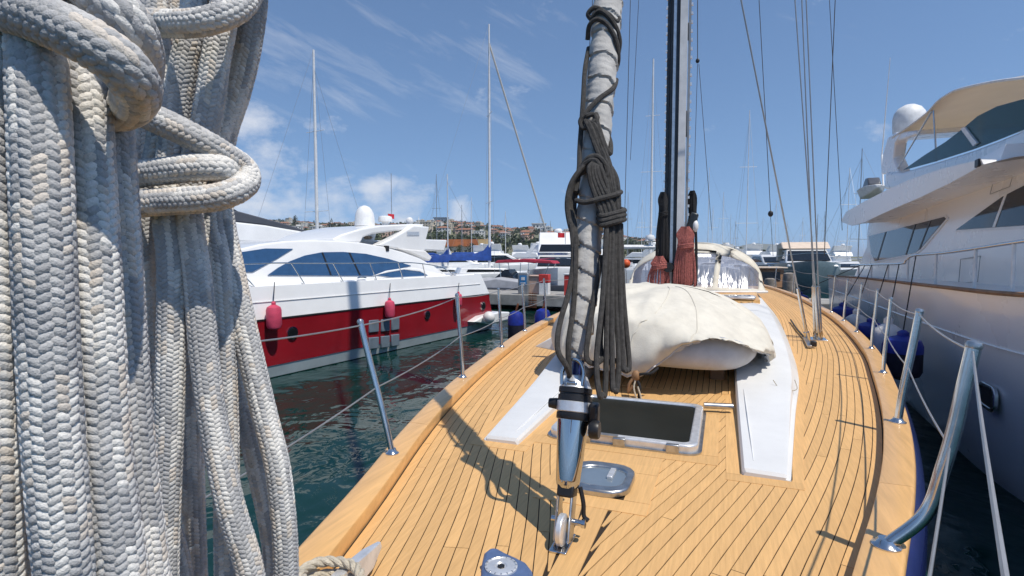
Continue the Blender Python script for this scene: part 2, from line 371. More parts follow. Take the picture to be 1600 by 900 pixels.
for side in (-1, 1):
    k = 0
    while True:
        d0 = .004 + k * PW; d1 = d0 + PW - GAP; k += 1
        if d0 > 2.3: break
        run = []; runs = []; s = -2.9
        far = d0 < 1.25
        while s < (20.8 if far else 9.0):
            a = edge_pt(s, d0, side); b = edge_pt(s, d1, side); mx_ = ((a[0] + b[0]) / 2, (a[1] + b[1]) / 2)
            ok = a[0] * side > .058 and (mx_[0] * side < .058 and mx_[1] < .42 or allowed(*mx_)) and mx_[1] > -2.6
            if mx_[1] < .5 and b[0] * side < .0525 < a[0] * side:   # snub the tip against the king plank
                t_ = (a[0] * side - .0525) / (a[0] * side - b[0] * side); b = (side * .0525, a[1] + (b[1] - a[1]) * t_)
            elif mx_[0] * side < 0: ok = False
            if ok: run.append((a, b))
            elif run: runs.append(run); run = []
            s += .03
        if run: runs.append(run)
        for rn in runs:
            if len(rn) < 4: continue
            i = 0; first = int(random.uniform(12, 80))
            while i < len(rn) - 1:
                ln = first if i == 0 else (80 if rn[i][0][1] < 5 else 160 if rn[i][0][1] < 9 else 700)
                j = min(len(rn) - 1, i + ln)
                if len(rn) - 1 - j < 20: j = len(rn) - 1
                idx = sorted(set(list(range(i, j, 8)) + [j])); seg = [rn[q] for q in idx]
                if i > 0: seg[0] = tuple((p[0], p[1] + .004) for p in seg[0])
                m_ = MB(); m_.loft([[(a[0], a[1], 0), (b[0], b[1], 0), (b[0], b[1], -.012), (a[0], a[1], -.012)] for a, b in seg])
                m_.build('plank', 'teak', deck, smooth=0); npl += 1
                i = j
# king plank and teak frames that the planks are nibbed into
MB().slab([(-.05, -2.4), (.05, -2.4), (.05, .36), (-.05, .36)], -.012, .0015).build('king_plank', 'teak', deck, smooth=0)
def ring_frame(x0, x1, y0, y1, w_, z0, z1, nm='margin_board', mt='teak', par=deck):
    for (a, b, c, d) in ((x0, x1, y0, y0 + w_), (x0, x1, y1 - w_, y1), (x0, x0 + w_, y0 + w_ + .003, y1 - w_ - .003), (x1 - w_, x1, y0 + w_ + .003, y1 - w_ - .003)):
        MB().slab([(a, c), (b, c), (b, d), (a, d)], z0, z1).build(nm, mt, par, smooth=0)
ring_frame(HAT[0] - .11, HAT[1] + .11, HAT[2] - .11, HAT[3] + .11, .14, -.012, .0022)
ring_frame(-.31, .22, .355, .945, .12, -.012, .0026)
for sd in (-1, 1):                                       # margin board round each white prong
    pts_o = [(sd * (Wc(s) + .055), s) for s in np.linspace(.93, 7.5, 24)]; pts_i = [(sd * (Wc(s) + .0), s) for s in np.linspace(.93, 7.5, 24)]
    for a in range(0, 23, 6):
        po = pts_o[a:a + 7]; pi = pts_i[a:a + 7]
        MB().slab(po + pi[::-1], -.012, .0018).build('margin_board', 'teak', deck, smooth=0)
    MB().slab([(sd * .55, .91), (sd * (Wc(1) + .05), .91), (sd * (Wc(1) + .05), 1.0), (sd * .55, 1.0)], -.012, .0021).build('margin_board', 'teak', deck, smooth=0)
    MB().slab([(sd * .55, 1.003), (sd * .63, 1.003), (sd * .63, 2.9), (sd * .55, 2.9)], -.012, .0021).build('margin_board', 'teak', deck, smooth=0)
for (x0, x1, y0, y1) in ((-.31, .22, .948, 1.087), (-.16, .16, 2.273, 2.76)):
    MB().slab([(x0, y0), (x1, y0), (x1, y1), (x0, y1)], -.012, .0012).build('margin_board', 'teak', deck, smooth=0)
# bulwark cap boards, scarfed every few metres
cuts = [-3.2, -1.4, .95, 3.3, 6.0, 9.0, 13, 17, 20.9]
for sd in (-1, 1):
    for a, b in zip(cuts, cuts[1:]):
        sq = np.linspace(a + .0015, b - .0015, 14)
        def cr(s):
            o_ = hb(s) + .01; i_ = max(.0, hb(s) - CW)
            return [(sd * o_, s, CH - .02), (sd * (o_ - .008), s, CH - .004), (sd * (o_ - .02), s, CH), (sd * (i_ + .012), s, CH), (sd * (i_ + .003), s, CH - .004), (sd * i_, s, CH - .015), (sd * (i_ + .006), s, -.01), (sd * (o_ - .03), s, -.01)]
        MB().loft([cr(s) for s in sq]).build('cap_board', 'teak_cap', Y, smooth=50)
# white coachroof: two prongs that grow out of the deck and run aft, teak slope between them
for sd in (-1, 1):
    rs = []
    for s in [1.0, 1.012, 1.05] + list(np.linspace(1.3, 11, 28)):
        h = Hc(s) * (.5 if s == 1.0 else 1); W = Wc(s); inn = .64 + .0 * s; e = min(.05, h * .5)
        if s == 1.0: W -= .008; inn += .008
        sh = W - min(.42, h * .85) - .012
        rs.append([(sd * W, s, -.008), (sd * (W - .002), s, e * .5), (sd * (W - .018 - e * .3), s, h * .42), (sd * ((W + sh) / 2 + .0), s, h * .86), (sd * sh, s, h), (sd * inn, s, h + .004), (sd * (inn - .012), s, h - .012), (sd * (inn - .014), s, -.008)])
    MB().loft(rs).build('coachroof', 'deck_white', Y, smooth=30)
    # moulded groove line along the prong
    MB().tube([(sd * (.69), 1.13, Hc(1.1) + .003), (sd * .685, 2.6, Hc(2.6) + .006)], .0035, 5).build('moulding', 'plain_white', Y)
tz = lambda s: max(.004, Hc(s) * .9 - .09 * max(0, 4 - s))
for i in range(24):                                      # teak laid on the slope between the prongs
    x0 = -.622 + i * .0521
    sq = np.linspace(2.76, 7.95, 13)
    MB().loft([[(x0, s, tz(s)), (x0 + .047, s, tz(s)), (x0 + .047, s, -.006), (x0, s, -.006)] for s in sq]).build('plank', 'teak', deck, smooth=0)
MB().loft([[(-.63, s, tz(s) - .004), (.63, s, tz(s) - .004)] for s in np.linspace(2.76, 7.95, 13)], close=False, caps=False).build('caulk_bed', 'caulk', deck, smooth=0)
# varnished panel in front of the sprayhood
q = [(x, 6.55 + .35 * (x / 1.02) ** 2 + (.0 if abs(x) < 1.0 else .1)) for x in np.linspace(-1.04, 1.04, 20)]
MB().loft([[(x, y, Hc(y) + .022), (x, 8.15, Hc(8.1) + .03), (x, 8.15, .3), (x, y, .3)] for x, y in q]).build('varnished_panel', 'teak_cap', Y, smooth=30)
# low vent hatch on the panel
p0 = YF.hit(1152, 459, 1, 7.1)
vh = MB().slab([(p0.x + a * .24, 7.1 + b * .2) for a, b in ((-1, -1), (1, -1), (1.12, 0), (1, 1), (-1, 1), (-1.12, 0))], Hc(7) + .03, Hc(7) + .075).build('vent_hatch', 'alloy', Y, bevel=.012)
MB().slab([(p0.x + a * .19, 7.1 + b * .14) for a, b in ((-1, -1), (1, -1), (1, 1), (-1, 1))], Hc(7) + .0765, Hc(7) + .081).build('pane', 'glass_grey', vh, smooth=0)
# cockpit coaming further aft
MB().slab([(-1.2, 11), (1.2, 11), (1.35, 14), (1.3, 18), (-1.3, 18), (-1.35, 14)], -.006, .16).build('cockpit_coaming', 'teak_cap', Y, bevel=.05)

# foredeck hatches
def rrect(x0, x1, y0, y1, r, n=5):
    o_ = []
    for cx, cy, a0 in ((x1 - r, y1 - r, 0), (x0 + r, y1 - r, 90), (x0 + r, y0 + r, 180), (x1 - r, y0 + r, 270)):
        o_ += [(cx + r * math.cos(R(a0 + 90 * k / n)), cy + r * math.sin(R(a0 + 90 * k / n))) for k in range(n + 1)]
    return o_
def ring_prism(mb, outer, inner, z0, z1):
    n = len(outer); vs = [(*p, z0) for p in outer] + [(*p, z1) for p in outer] + [(*p, z1) for p in inner] + [(*p, z0) for p in inner]; fs = []
    for i in range(n):
        k = (i + 1) % n
        for a in range(3): fs.append((a * n + i, a * n + k, (a + 1) * n + k, (a + 1) * n + i))
    return mb.add(vs, fs)
hr = rrect(*HAT, .075); hi = rrect(HAT[0] + .055, HAT[1] - .055, HAT[2] + .055, HAT[3] - .055, .045)
hatch = ring_prism(MB(), hr, hi, .006, .058).build('deck_hatch', 'alloy', Y, bevel=.012, seg=3)
MB().slab(rrect(HAT[0] - .02, HAT[1] + .02, HAT[2] - .02, HAT[3] + .02, .09), .0, .012).build('seat', 'steel_worn', hatch)
MB().slab(rrect(HAT[0] + .054, HAT[1] - .054, HAT[2] + .054, HAT[3] - .054, .046), .03, .046).build('pane', 'hatch_glass', hatch, bevel=.003)
for x in (-.26, -.05, .26): MB().box((x, HAT[2] - .006, .033), (.075, .035, .05)).build('hinge', 'steel_worn', hatch, bevel=.006)
MB().slab([(-.26 + .02 * 0, HAT[2] - .012), (-.06, HAT[2] - .012), (-.06, HAT[2] + .03), (-.26, HAT[2] + .03)], .052, .064).build('ribbed_strip', 'steel_worn', hatch)
MB().tube([(.40, 2.16, .05), (.60, 2.20, .05)], .022, 10).build('support_bar', 'steel_worn', Y)
so_ = rrect(-.21, .115, .47, .84, .11, 4)
si_ = [(-.045 + (x + .045) * .74, .655 + (y - .655) * .66) for x, y in so_]
sh = ring_prism(MB(), so_, si_, .004, .036).build('small_hatch', 'steel_worn', Y, bevel=.012, seg=3)
MB().slab(si_, .012, .024).build('pane', 'glass_pale', sh)
MB().box((-.0, .7, .03), (.03, .12, .018)).build('latch', 'alloy', sh, bevel=.004)

# stanchions and lifelines
ST = {1: [((1419, 857), (1480, 700), (1522, 538), .29), ((1419, 660), None, (1437, 486), 2.1), ((1399, 583), None, (1415, 468), 3.82), ((1376, 545), None, (1379, 462), 5.31), ((1348, 519), None, (1343, 457), 6.84), ((1320, 501), None, (1318, 452), 8.32), ((1300, 488), None, (1298, 446), 9.8)],
      -1: [((628, 710), None, (563, 503), .43), ((733, 590), None, (714, 461), 2.24), ((786, 542), None, (782, 462), 3.85), ((824, 517), None, (822, 455), 5.25), ((856, 499), None, (852, 449), 6.71)]}
tops = {1: [], -1: []}; mids = {1: [], -1: []}
for sd in (1, -1):
    for (b_, m_, t_, s) in ST[sd]:
        b0 = Vector((sd * (hb(s) - .06), s, CH)); tp = YF.hit(*t_, 1, s); dz = tp.z
        tp = Vector((b0.x + max(min(tp.x - b0.x, .26), -.26), s, min(max(tp.z, .70), .84)))
        if s > 3: tp = Vector((b0.x + sd * .04, s, .76))
        if m_:                                            # the foremost one is bent outwards at half height
            pts = [b0] + [YF.hit(*q_, 1, s) for q_ in ((1446, 803), (1474, 730), (1492, 668), (1505, 610))] + [tp]
        else: pts = [b0, b0.lerp(tp, .3) - Vector((sd * .004, 0, 0)), b0.lerp(tp, .7), tp]
        rad = .0235 if (sd == 1 and s < 3) else .017
        st = MB().tube(pts, rad, 16, sm=8).build('stanchion', 'steel', Y)
        ax = (pts[1] - b0).normalized()
        MB().lathe([(rad * 2.1, 0), (rad * 2.1, .006), (rad * 1.5, .014), (rad * 1.12, .03)], b0 + Vector((0, 0, -.001)), (0, 0, 1), 20).build('base_plate', 'steel', st)
        MB().lathe([(rad * 1.02, -.01), (rad * 1.12, 0), (rad * .9, .012), (.003, .018)], tp, (tp - pts[-2]).normalized(), 14).build('cap', 'steel_worn', st)
        tops[sd].append(tp - (tp - pts[-2]).normalized() * .02); mids[sd].append(catmull(pts, 8)[len(catmull(pts, 8)) // 2] + Vector((0, 0, 0)))
    tops[sd] += [Vector((sd * (hb(s) - .02), s, .74)) for s in (12.5, 15.5, 18.5)]
    mids[sd] += [Vector((sd * (hb(s) - .04), s, .40)) for s in (12.5, 15.5, 18.5)]
    for s in (12.5, 15.5, 18.5): MB().tube([(sd * (hb(s) - .06), s, CH), (sd * (hb(s) - .02), s, .76)], .017, 10).build('stanchion', 'steel', Y)
    bow = Vector((.62, -1.9, .82)) if sd > 0 else YF.hit(200, 552, 1, -.9); bowm = Vector((.5, -1.9, .42)) if sd > 0 else YF.hit(300, 790, 1, -.6)
    for lst, bw, rr_ in ((tops, bow, .0042), (mids, bowm, .0042)):
        pts = [bw] + lst[sd]; path = []
        for a, b in zip(pts, pts[1:]):
            L_ = (b - a).length
            path += [a.lerp(b, k / 8) - Vector((0, 0, .012 * L_ * (1 - (2 * k / 8 - 1) ** 2))) for k in range(8)]
        MB().tube(path + [pts[-1]], rr_, 6).build('lifeline', 'wire', Y)
# bow pulpit (mostly out of frame: carries the rope hanks)
pz = 1.62
# forestay, furling drum
FX = -.06; RAKE = 1 / 3.11
def fs(h): return Vector((FX, h * RAKE, h))
AXF = Vector((0, RAKE, 1)).normalized()
def lat(prof, n=28): return MB().lathe([(r, z / AXF.z) for r, z in prof], fs(0), AXF, n)
furl = MB().tube([fs(.60), fs(17.2)], .011, 8).build('forestay', 'wire', Y)
MB().box(fs(.0) + Vector((0, 0, .004)), (.07, .16, .012)).build('stem_plate', 'steel', Y, bevel=.004)
lat([(.040, .205), (.046, .215), (.050, .235), (.0665, .462)], 36).build('furler_cone', 'chrome', furl)
lat([(.070, .463), (.072, .466), (.072, .488), (.069, .490)]).build('black_ring', 'black_plastic', furl)
lat([(.069, .491), (.0735, .495), (.0735, .532), (.069, .535)]).build('drum_band', 'alloy', furl)
lat([(.0715, .536), (.0715, .558), (.066, .560), (.066, .566), (.071, .568), (.071, .588)]).build('black_ring', 'black_plastic', furl)
lat([(.069, .589), (.062, .60), (.045, .636), (.030, .64)]).build('top_cone', 'alloy', furl)
for dx in (-.028, .028): MB().box(fs(.105) + Vector((dx, 0, 0)), (.012, .07, .20), rx=-math.atan(RAKE)).build('toggle_fork', 'steel_worn', furl, bevel=.006)
MB().box(fs(.195), (.07, .075, .05), rx=-math.atan(RAKE)).build('toggle_block', 'black_plastic', furl, bevel=.008)
MB().lathe([(.055, -.013), (.062, -.010), (.062, .010), (.055, .013)], fs(.07) + Vector((.002, -.045, 0)), (1, 0, 0), 28).build('tack_wheel', 'alloy', furl, bevel=.003)
MB().lathe([(.012, -.055), (.012, .07), (.018, .07), (.018, .085)], fs(.085), (1, 0, 0), 14).build('clevis_pin', 'steel', furl)
MB().box(fs(.50) + Vector((.088, -.005, -.01)), (.04, .06, .10)).build('line_guide', 'black_plastic', furl, bevel=.01)
MB().lathe([(.034, -.02), (.038, -.012), (.038, .012), (.034, .02)], fs(.44) + Vector((.098, -.02, 0)), (1, 0, 0), 20).build('line_guide', 'black_plastic', furl)
MB().lathe([(.02, -.03), (.024, 0), (.02, .03)], fs(.52) + Vector((-.08, 0, 0)), (1, 0, 0), 16).build('side_lug', 'black_plastic', furl)
MB().tube([fs(.21) + Vector((.05, .01, 0)), fs(.15) + Vector((.066, .02, 0)), fs(.10) + Vector((.07, .03, 0)), fs(.085) + Vector((.09, .03, 0))], .0095, 8, sm=5).build('cable', 'black_plastic', furl)
# shackle on top of the drum
MB().tube([fs(.61) + Vector((-.05, -.05, 0)), fs(.66) + Vector((-.052, -.052, 0)), fs(.705) + Vector((-.03, -.054, 0)), fs(.715) + Vector((0, -.055, 0)), fs(.70) + Vector((.026, -.054, 0)), fs(.66) + Vector((.04, -.052, 0)), fs(.61) + Vector((.036, -.05, 0))], .008, 10, sm=5).build('shackle', 'steel', furl)
MB().box(fs(.605) + Vector((-.005, -.045, 0)), (.05, .04, .05)).build('shackle_block', 'steel', furl, bevel=.006)
MB().tube([fs(.64), fs(.78)], .028, 14).build('foil', 'navy', furl)
# furled headsail in its grey strip, wound in overlapping turns
rS = spline_tab([(.70, .036), (.80, .046), (1.0, .055), (1.5, .060), (2.0, .066), (2.6, .070), (4, .072), (10, .06), (16, .03)])
def furled(u, v):
    h = .70 + 3.3 * u if u < .999 else 4.0
    a = 2 * math.pi * v; ph = (h / .115 + v + .12 * math.sin(5 * h) + .06 * math.sin(2 * a + h * 3)) % 1
    lip = .0075 * (1 - ph) ** 1.3 - .004 * (1 if ph > .95 else 0)
    wob = .0022 * math.sin(3 * a + 9 * h) + .0016 * math.sin(7 * a - 31 * h) + .0014 * math.sin(61 * h + 2 * a) + .0012 * math.sin(170 * h + 3 * math.sin(a + 4 * h)) * math.sin(2 * a + 11 * h)
    r = rS(h) + lip + wob; c = fs(h)
    q = AXF.cross(Vector((1, 0, 0)))
    return c + Vector((1, 0, 0)) * r * math.cos(a) + q * r * math.sin(a)
MB().grid(furled, 520, 48).build('furled_sail', 'sail_grey', furl, smooth=50)
MB().tube([fs(4.0), fs(9), fs(16)], [.074, .06, .03], 14).build('furled_sail', 'sail_grey', furl)

# dark furling line thrown round the sail and hung up as a hank (a thing of its own)
def stayD(py):
    lo, hi = 0., 4.
    for _ in range(40):
        md = (lo + hi) / 2; p_ = YF.m @ fs(md) - CV
        d_ = p_.y * math.cos(PITCH) - p_.z * math.sin(PITCH); yy = 450 - F * (p_.y * math.sin(PITCH) + p_.z * math.cos(PITCH)) / d_
        if yy > py: lo = md
        else: hi = md
    return (YF.m @ fs(lo)).y
hank = thing('rope_hank', 'dark grey line wound round the furled sail and knotted into a hanging hank', 'rope', at(930, 610, stayD(600)))
hinv = Matrix.Translation(-Vector(hank.location))
def rp(pts, r=.0118, n=8, nm='strand'):
    MB().tube([at(x, y, stayD(y) + d) for x, y, d in pts], r, n, sm=7).build(nm, 'rope_dark', hank, inv=hinv)
rp([(967, -40, .0), (966, 30, -.05), (950, 22, -.085), (930, 12, -.085), (919, 22, -.06), (925, 32, -.05)])
rp([(918, 62, .0), (921, 40, -.06), (933, 30, -.09), (950, 40, -.09), (963, 65, -.07), (966, 92, -.02), (962, 110, .03)])
rp([(922, 30, -.05), (938, 17, -.09), (958, 35, -.085), (968, 62, -.04), (965, 90, .02)])
rp([(920, 75, .02), (914, 110, -.02), (911, 160, -.05), (906, 230, -.04), (905, 262, -.05), (900, 300, -.06)], nm='strand')
rp([(963, 125, .02), (958, 138, -.06), (935, 155, -.09), (914, 178, -.09), (907, 190, -.08), (912, 200, -.08), (925, 192, -.10), (933, 185, -.09), (931, 178, -.08)])
rp([(915, 186, -.08), (918, 181, -.1), (928, 180, -.1), (934, 195, -.1), (944, 225, -.1), (953, 240, -.08), (954, 225, -.04), (948, 205, .0)])
for k in range(4):
    rp([(914 + 3 * k, 188 + k, -.09), (920 + 4 * k, 200, -.1 - .006 * (k % 2)), (930 + 4 * k, 228, -.1), (940 + 4 * k, 255, -.1 + .008 * (k % 2)), (950 + 3 * k, 290, -.1), (954 + 4 * k, 335, -.09)])
# the knotted turns
rp([(905, 268, -.06), (918, 248, -.11), (932, 244, -.12), (944, 254, -.12), (948, 272, -.11), (940, 280, -.10)])
rp([(900, 280, -.06), (912, 258, -.10), (928, 250, -.13), (938, 262, -.13), (946, 285, -.12), (952, 310, -.11), (956, 335, -.10)])
rp([(955, 262, -.07), (963, 278, -.09), (966, 300, -.09), (967, 325, -.08)])
for k in range(4):
    rp([(930 + 3 * k, 252 + 2 * k, -.12), (921 + 4 * k, 262, -.135), (922 + 5 * k, 280, -.13), (928 + 6 * k, 300, -.12), (936 + 7 * k, 322, -.11), (944 + 6 * k, 345, -.10)])
for k in range(5):                                        # left-hand bights
    rp([(924 + k, 250 + 2 * k, -.10), (906 - 1.5 * k, 266 + 3 * k, -.10 + .01 * k), (892 + 2.2 * k, 288 + 2 * k, -.08 + .012 * k), (886 + 2.8 * k, 318, -.06 + .014 * k), (890 + 2 * k, 350 + 2 * k, -.05), (898 + k, 372 + 3 * k, -.05)])
rp([(900, 313, -.08), (915, 316, -.12), (940, 310, -.13), (962, 304, -.12), (970, 300, -.07)])
for k in range(3): rp([(935, 334 + 7 * k, -.07), (942, 338 + 7 * k, -.125), (958, 334 + 7 * k, -.13), (972, 330 + 7 * k, -.11), (975, 328 + 7 * k, -.06), (960, 326 + 7 * k, -.04), (940, 330 + 7 * k, -.05)])
rp([(893, 350, -.06), (896, 400, -.05), (890, 450, -.06), (876, 500, -.08), (871, 530, -.09), (873, 552, -.09), (884, 570, -.08), (890, 585, -.05)])
rp([(900, 370, -.06), (899, 420, -.06), (896, 480, -.05), (888, 540, -.07), (890, 590, -.03)])
hang = [(948, 352, 942, 460, 932, 570), (953, 352, 949, 470, 946, 612), (957, 352, 956, 470, 957, 604), (961, 352, 962, 460, 967, 570), (966, 350, 969, 460, 974, 574), (970, 350, 974, 460, 983, 572), (951, 352, 946, 440, 938, 545), (963, 352, 965, 450, 971, 560)]
for k in range(0, 8, 2):
    a, b = hang[k], hang[k + 1]
    dz = -.12 + .02 * (k // 2)
    yb = max(a[5], b[5])
    rp([(a[0], a[1], dz), (a[2], a[3], dz), (a[4], a[5] - 8, dz), ((a[4] * 2 + b[4]) / 3, yb + 4, dz - .01), ((a[4] + 2 * b[4]) / 3, yb + 4, dz + .01), (b[4], b[5] - 8, dz + .02), (b[2], b[3], dz + .02), (b[0], b[1], dz + .02)])
rp([(940, 400, -.04), (928, 470, -.07), (917, 540, -.10), (918, 562, -.10), (930, 568, -.10), (943, 560, -.09)])

# mast with luff tracks
mast = MB().loft([[(-.04 + .125 * math.cos(a), 5.78 + .19 * math.sin(a) + z * .012, z) for a in [2 * math.pi * k / 24 for k in range(24)]] for z in (.30, 3, 8, 18)]).build('mast', 'mast_grey', Y)
def strip(x0, x1, y, m_, nm, z1=18): return MB().loft([[(x0, y + z * .012, z), (x1, y + z * .012, z), (x1, y + .05 + z * .012, z), (x0, y + .05 + z * .012, z)] for z in (.32, 6, z1)]).build(nm, m_, mast, smooth=0)
strip(-.165, -.125, 5.62, 'mast_black', 'luff_track'); strip(-.115, -.085, 5.60, 'mast_black', 'track'); strip(-.08, -.045, 5.585, 'alloy', 'track')
strip(-.04, -.002, 5.575, 'mast_black', 'track'); strip(.006, .098, 5.545, 'mast_white', 'fairing'); strip(.105, .135, 5.63, 'mast_grey', 'luff_track')
for i in range(46):                                       # slide lugs on both tracks
    z = .9 + i * .115
    MB().box((-.172, 5.635 + z * .012, z), (.022, .03, .035)).build('slide', 'alloy', mast, smooth=0); 
    MB().box((.146, 5.645 + z * .012, z), (.022, .03, .035)).build('slide', 'alloy', mast, smooth=0)
for z, h in ((2.9, .34), (4.1, .22)): MB().box((.098, 5.60 + z * .012, z), (.022, .05, h)).build('cleat', 'mast_black', mast, bevel=.006)
MB().lathe([(.055, 0), (.06, .02), (.05, .05), (.05, .11), (.065, .14), (.065, .17)], (-.05, 5.52, .62), (-.1, -1, 0), 20).build('winch', 'steel_worn', mast)
MB().lathe([(.055, 0), (.06, .02), (.05, .05), (.05, .11), (.065, .14), (.065, .17)], (-.06, 5.52, 1.0), (-.1, -1, 0), 20).build('winch', 'black_plastic', mast)
MB().box((0, 5.55, .8), (.09, .12, .5)).build('line_organiser', 'mast_black', mast, bevel=.02)
MB().box((.20, 5.7, 1.62), (.10, .16, .22), ry=.3).build('radar_bracket', 'mast_black', mast, bevel=.02)
MB().ball((.24, 5.65, 1.55), (.04, .05, .08)).build('deck_light', 'plain_white', mast)
MB().tube([(-.04, 5.9, 1.55), (-.04, 10.5, 1.75)], .10, 14).build('boom', 'mast_grey', mast)
mast.location.x = -.09
# hanks of line on the mast
def small_hank(label, px, y0, y1, D, wpx, m_, n=9):
    b_ = thing('rope_hank', label, 'rope', at(px, y1, D)); iv = Matrix.Translation(-b_.location)
    wd = wpx / F * D
    for k in range(n):
        dx = (k / (n - 1) - .5) * wd; jit = random.uniform(-.012, .012)
        top = at(px, y0, D); bot = at(px, y1, D); z1 = bot.z + random.uniform(0, .07)
        dd = -.05 + .05 * abs(k / (n - 1) - .5) * 2
        MB().tube([top + Vector((dx * .3, dd, -.02)), top + Vector((dx * .75, dd, -.12)), Vector((top.x + dx * .62, top.y + dd - .02, top.z * .72 + z1 * .28)), Vector((top.x + dx * .95 + jit, top.y + dd, top.z * .4 + z1 * .6)), Vector((top.x + dx * 1.05 + jit, top.y + dd, z1 + .05)), Vector((top.x + dx * .9 + jit, top.y + dd + .04, z1))], .0125, 6, sm=4).build('strand', m_, b_, inv=iv)
    c_ = at(px, y0 + (y1 - y0) * .3, D)
    for k in range(3): MB().tube([c_ + Vector((.36 * wd * math.cos(a), -.01 - .075 * math.sin(a), -.02 * k + .012 * math.cos(a))) for a in [2 * math.pi * j / 12 for j in range(13)]], .012, 6).build('lashing', m_, b_, inv=iv)
small_hank('faded red line hung as a thick hank on the pale side of the black mast', 1071, 352, 452, 7.15, 34, 'rope_red', 15)
small_hank('faded red line hung on the dark side of the black mast', 1030, 398, 452, 7.2, 32, 'rope_red', 13)
small_hank('black line bundle hung above the red hank on the mast dark side', 1036, 298, 412, 7.35, 17, 'rope_black', 13)
small_hank('black line bundle tucked behind the thick red hank on the mast', 1082, 296, 450, 7.4, 16, 'rope_black', 7)

# standing rigging and running lines
def wire_(pts, r, nm='shroud', m_='wire'): return MB().tube(pts, r, 6).build(nm, m_, Y)
for sd in (1, -1):
    c0 = Vector((sd * 1.76, 6.45, 0))
    MB().box((sd * 1.74, 6.45, .006), (.22, .30, .012)).build('chainplate', 'steel', Y, bevel=.003)
    for dx, dy, tp in ((0, 0, (sd * .15, 6.0, 17)), (.035, .10, (sd * 1.2, 6.2, 8.2)), (-.02, .16, (sd * .9, 6.1, 12))):
        b_ = c0 + Vector((sd * dx, dy, .01)); d_ = (Vector(tp) - b_).normalized()
        MB().tube([b_, b_ + d_ * .10], .03, 10).build('toggle', 'steel', Y)
        MB().tube([b_ + d_ * .10, b_ + d_ * .72], .024, 10).build('turnbuckle', 'steel', Y)
        wire_([b_ + d_ * .7, Vector(tp)], .0085)
b_ = Vector((1.60, 6.25, .01)); e_ = YF.hit(1158, 0, 1, 5.2); d_ = (e_ - b_).normalized()
MB().tube([b_, b_ + d_ * .12], .036, 10).build('toggle', 'steel', Y); MB().tube([b_ + d_ * .12, b_ + d_ * .75], .022, 10).build('turnbuckle', 'steel', Y); wire_([b_ + d_ * .7, b_ + d_ * 9], .010)
MB().box(b_ + Vector((-.05, -.35, .02)), (.05, .75, .03), rz=-.06).build('genoa_track', 'steel_worn', Y, bevel=.004)
MB().box(b_ + Vector((-.02, -.62, .045)), (.07, .10, .07)).build('genoa_car', 'black_plastic', Y, bevel=.012)
MB().tube([(1.56, 5.6, .03), (1.58, 7.3, .03), (1.62, 8.5, .04)], .014, 8).build('deck_line', 'rope_dark', Y)
for (xa, ya, xb, yb, s, r) in ((1186, 0, 1204, 330, 9, .006), (1204, 338, 1208, 400, 9, .004), (1090, 0, 1090, 96, 7, .006), (1090, 100, 1084, 300, 7, .004), (1092, 100, 1112, 360, 7, .004), (1305, 0, 1288, 400, 8, .006), (985, 0, 976, 340, 6.5, .005), (998, 0, 985, 250, 6.8, .004), (1296, 0, 1316, 360, 9.0, .005)):
    wire_([YF.hit(xa, ya, 1, s), YF.hit(xb, yb, 1, s)], r, 'halyard', 'rope_dark')
for (x, y, s, r) in ((1204, 334, 9, .045), (1090, 95, 7, .03)):
    c_ = YF.hit(x, y, 1, s); MB().ball(c_, (r, r * .7, r * 1.25), 12, 8).build('block', 'black_plastic', Y)

# sprayhood
SW = 1.22; SZ = Hc(8) + .02
def hoop(u, s, w_=SW - .04, h_=.86):
    a = math.pi * (1 - u); return Vector((w_ * math.cos(a), s, SZ + h_ * max(0, math.sin(a)) ** .72))
def base(u): x = -SW + 2 * SW * u; return Vector((x, 7.82 + .42 * (x / SW) ** 2, SZ + .015))
def front(u, v):
    uu = .5 + (math.asin(max(-1, min(1, 2 * u - 1))) / math.pi) * .55 + (u - .5) * .45
    p_ = base(u).lerp(hoop(uu, 8.75), v); return p_ + Vector((0, -.10 * math.sin(math.pi * v) * (1 - abs(2 * u - 1) ** 2), .02 * math.sin(math.pi * v)))
dg = MB()
us = [0, .03, .06, .11, .16, .2, .25, .31, .345, .40, .46, .52, .58, .635, .67, .72, .76, .81, .86, .91, .94, .97, 1]; vs_ = [0, .09, .2, .35, .5, .65, .78, .86, .93, 1]
def iswin(u, v): return .09 < v < .78 and (.05 < u < .31 or .345 < u < .635 or .67 < u < .95)
for part in range(2):
    mb = MB() if part else dg
    for i in range(len(us) - 1):
        for j in range(len(vs_) - 1):
            if iswin((us[i] + us[i + 1]) / 2, (vs_[j] + vs_[j + 1]) / 2) == bool(part):
                mb.add([front(us[i], vs_[j]), front(us[i + 1], vs_[j]), front(us[i + 1], vs_[j + 1]), front(us[i], vs_[j + 1])], [(0, 1, 2, 3)])
    if not part:
        for i in range(24):
            for j in range(5):
                f_ = lambda a, b: hoop(a / 24, 8.75 + 1.7 * b / 5, SW - .04 + .05 * b / 5, .86 + .05 * math.sin(b / 5 * 2.4))
                mb.add([f_(i, j), f_(i + 1, j), f_(i + 1, j + 1), f_(i, j + 1)], [(0, 1, 2, 3)])
        hood = mb.build('sprayhood', 'canvas', Y, thick=.012)
def weld(o):
    import bmesh
    bm = bmesh.new(); bm.from_mesh(o.data); bmesh.ops.remove_doubles(bm, verts=bm.verts, dist=.002); bm.to_mesh(o.data); bm.free(); o.data.shade_smooth()
weld(hood)
for (a, b) in ((.06, .31), (.345, .635), (.67, .94)):
    def wf(i, j, a=a, b=b): return front(a + (b - a) * i, .09 + .69 * j) + Vector((0, .004 + .012 * math.sin(14 * i + 4 * j) * math.sin(math.pi * j), .0))
    MB().grid(wf, 16, 10).build('window', 'vinyl', hood)
